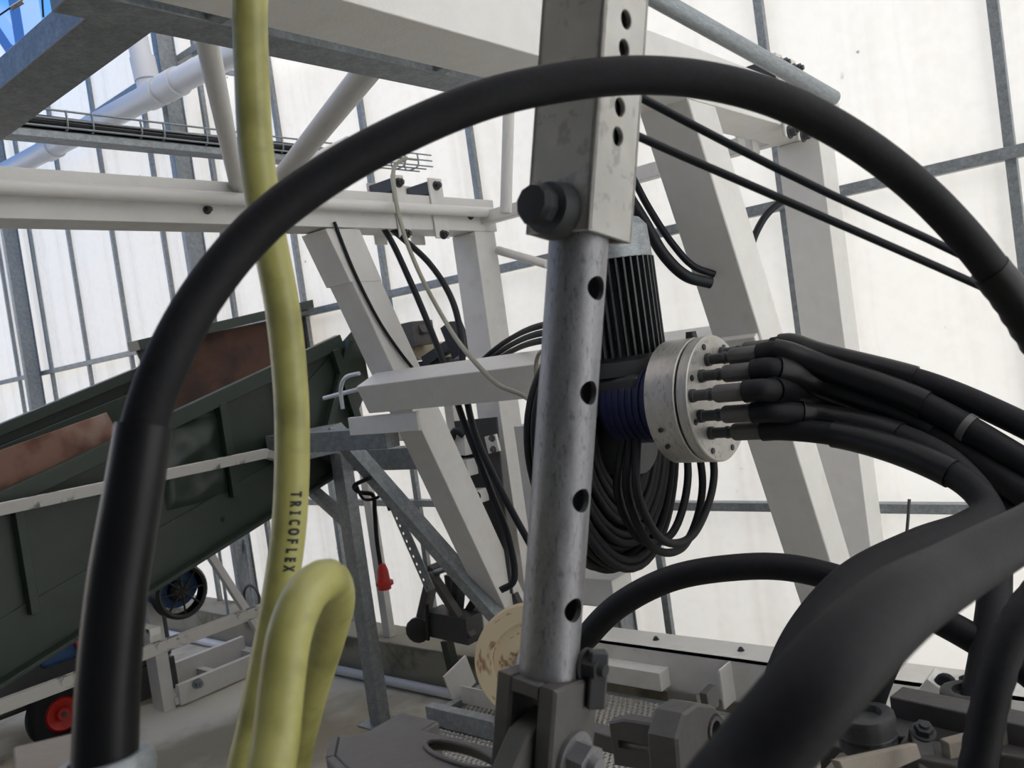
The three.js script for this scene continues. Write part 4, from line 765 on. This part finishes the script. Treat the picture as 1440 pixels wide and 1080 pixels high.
{ // lug with eye and slotted bar
  const t = thing('pivot_lug', 'thick grey steel lug with round eye at the end of a slotted bar', 'lug', [-0.7, 1.45, -1.12]);
  const x = -0.64;
  const outline = [[-0.640, 1.714, -0.988], [-0.640, 1.792, -0.997], [-0.640, 1.817, -1.025], [-0.640, 1.814, -1.067], [-0.640, 1.793, -1.111], [-0.640, 1.761, -1.140], [-0.640, 1.726, -1.144], [-0.640, 1.644, -1.129]];
  const e = [-0.640, 1.758, -1.105];
  const eyeHole = Array.from({ length: 20 }, (_, k) => { const a = k / 20 * Math.PI * 2; return [x, e[1] + 0.02 * Math.cos(a), e[2] + 0.02 * Math.sin(a)]; });
  put('lug_plate', plate(outline, [-1, 0, 0], 0.05, [eyeHole], 0.004), M.castSteel, t);
  put('eye_bush', lathe([x - 0.05, e[1], e[2]], [1, 0, 0], [[0.014, 0], [0.02, 0], [0.02, 0.052], [0.014, 0.052], [0.014, 0]], 24), M.castSteel, t);
  const sA = [-0.778, 1.751, -1.050], sB = [-0.662, 1.759, -1.050];
  const d = V(sB).sub(V(sA)), up = new THREE.Vector3(0, 1, 0), q = (u, v) => V(sA).addScaledVector(d, u).addScaledVector(up, v).toArray();
  put('slotted_bar', plate([q(0, 0.028), q(0.25, 0.036), q(0.8, 0.034), q(1.05, 0.022), q(1.05, -0.04), q(0, -0.04)], [0, 0, 1], 0.024, [[q(0.1, 0.006), q(0.92, 0.002), q(0.92, -0.014), q(0.1, -0.012)]], 0.003), M.castSteel, t);
  put('link_bar', bar([-0.872, 1.722, -1.080], [-0.789, 1.719, -1.080], 0.03, 0.03), M.castSteel, t);
  put('lower_bar', span([-1.1, -0.6], [1.52, 1.6], [-1.14, -1.06]), M.castSteel, t);
  put('lug_post', span([-0.7, -0.62], [0, 1.56], [-1.14, -1.06]), M.castSteel, t);
  put('upper_pin_plate', bar([-1.000, 1.523, -1.717], [-1.000, 1.471, -1.720], 0.05, 0.02), M.castSteel, t);
}
{ // manifold bed on the right
  const t = thing('manifold_bed', 'grey steel bed of channels and bent plates carrying the hose sockets', 'machine bed', [-0.3, 0, -1.45]);
  put('bed_channel', bar([-0.492, 1.670, -1.467], [-0.241, 1.670, -1.428], 0.05, 0.05), M.castSteel, t);
  put('bed_channel', bar([-0.593, 1.610, -1.379], [-0.313, 1.610, -1.373], 0.05, 0.05), M.castSteel, t);
  put('bed_web', plate([[-0.538, 1.630, -1.520], [-0.253, 1.630, -1.494], [-0.261, 1.630, -1.412], [-0.564, 1.630, -1.408]], [0, -1, 0], 0.01), M.castSteel, t);
  put('bent_plate', plate([[-0.547, 1.640, -1.328], [-0.470, 1.640, -1.377], [-0.390, 1.640, -1.363], [-0.432, 1.640, -1.235], [-0.552, 1.640, -1.246]], [0, -1, 0], 0.012), M.dusty, t);
  put('bent_plate', plate([[-0.360, 1.878, -0.871], [-0.360, 1.780, -1.130], [-0.360, 1.756, -1.140], [-0.360, 1.833, -0.899]], [-1, 0, 0], 0.01), M.dusty, t);
  put('bent_plate', bar([-0.388, 1.660, -1.340], [-0.317, 1.660, -1.430], 0.02, 0.05), M.dusty, t);
  put('bed_bolt', hexBolt([-0.424, 1.680, -1.365], [0.3, 0.9, 0.3], 0.014, 0.014), M.darkMetal, t);
  put('side_cheek', bar([-0.438, 1.665, -1.381], [-0.409, 1.612, -1.324], 0.03, 0.06), M.castSteel, t);
  put('bed_post', span([-0.46, -0.36], [0, 1.66], [-1.42, -1.32]), M.castSteel, t);
  put('bed_post', span([-0.05, 0.05], [0, 1.68], [-1.5, -1.4]), M.castSteel, t);
  put('bed_beam', span([-0.5, 0.3], [1.56, 1.66], [-1.48, -1.38]), M.castSteel, t);
}
function socket(label, p, r, h) {
  const t = thing('rubber_socket', label, 'socket', p);
  put('socket_cup', lathe(p, [0, 1, 0], [[0, 0], [r * 0.95, 0], [r, h * 0.1], [r, h * 0.7], [r * 1.04, h * 0.78], [r * 1.0, h * 0.95], [r * 0.85, h], [r * 0.6, h * 0.98], [r * 0.55, h * 0.8], [0, h * 0.8]], 36), M.darkMetal, t);
  put('socket_groove', lathe([p[0], p[1] + h * 0.3, p[2]], [0, 1, 0], [[r * 0.98, 0], [r * 1.03, 0.003], [r * 1.03, 0.008], [r * 0.98, 0.011]], 36), M.blackPlastic, t);
}
socket('dark rubber socket with a hose rising from it, nearer of two', [-0.498, 1.656, -1.329], 0.044, 0.062);
socket('dark rubber socket at the foot of the straight hose, farther of two', [-0.434, 1.555, -1.694], 0.05, 0.062);
{ // angled clamp frames in front of the wall at the far right
  const t = thing('angled_clamps', 'pair of angled grey clamp arms with hose loops on the base channel', 'clamp', [-0.9, 0.69, -3.5]);
  put('clamp_arm', bar([-0.812, 1.129, -2.600], [-0.736, 1.232, -2.600], 0.07, 0.09, [0, 0, 1]), M.paint, t);
  put('clamp_arm', bar([-0.669, 1.158, -2.600], [-0.623, 1.240, -2.600], 0.06, 0.08, [0, 0, 1]), M.paint, t);
  put('clamp_crosshead', bar([-0.740, 1.189, -2.620], [-0.654, 1.215, -2.620], 0.06, 0.1, [0, 0, 1]), M.paint, t);
  put('clamp_base', bar([-0.798, 1.119, -2.600], [-0.570, 1.150, -2.600], 0.1, 0.08, [0, 0, 1]), M.castSteel, t);
  put('loop_hose', sweep([[-0.745, 1.230, -2.580], [-0.727, 1.251, -2.580], [-0.709, 1.248, -2.580], [-0.708, 1.223, -2.580]], 0.014, { ring: 10 }), M.cable, t);
  put('loop_hose', sweep([[-0.679, 1.248, -2.580], [-0.656, 1.258, -2.580], [-0.638, 1.254, -2.580], [-0.637, 1.229, -2.580]], 0.014, { ring: 10 }), M.cable, t);
  put('clamp_post', span([-0.7, -0.6], [0, 1.2], [-2.68, -2.6]), M.castSteel, t);
}

renderer.render(scene, camera);
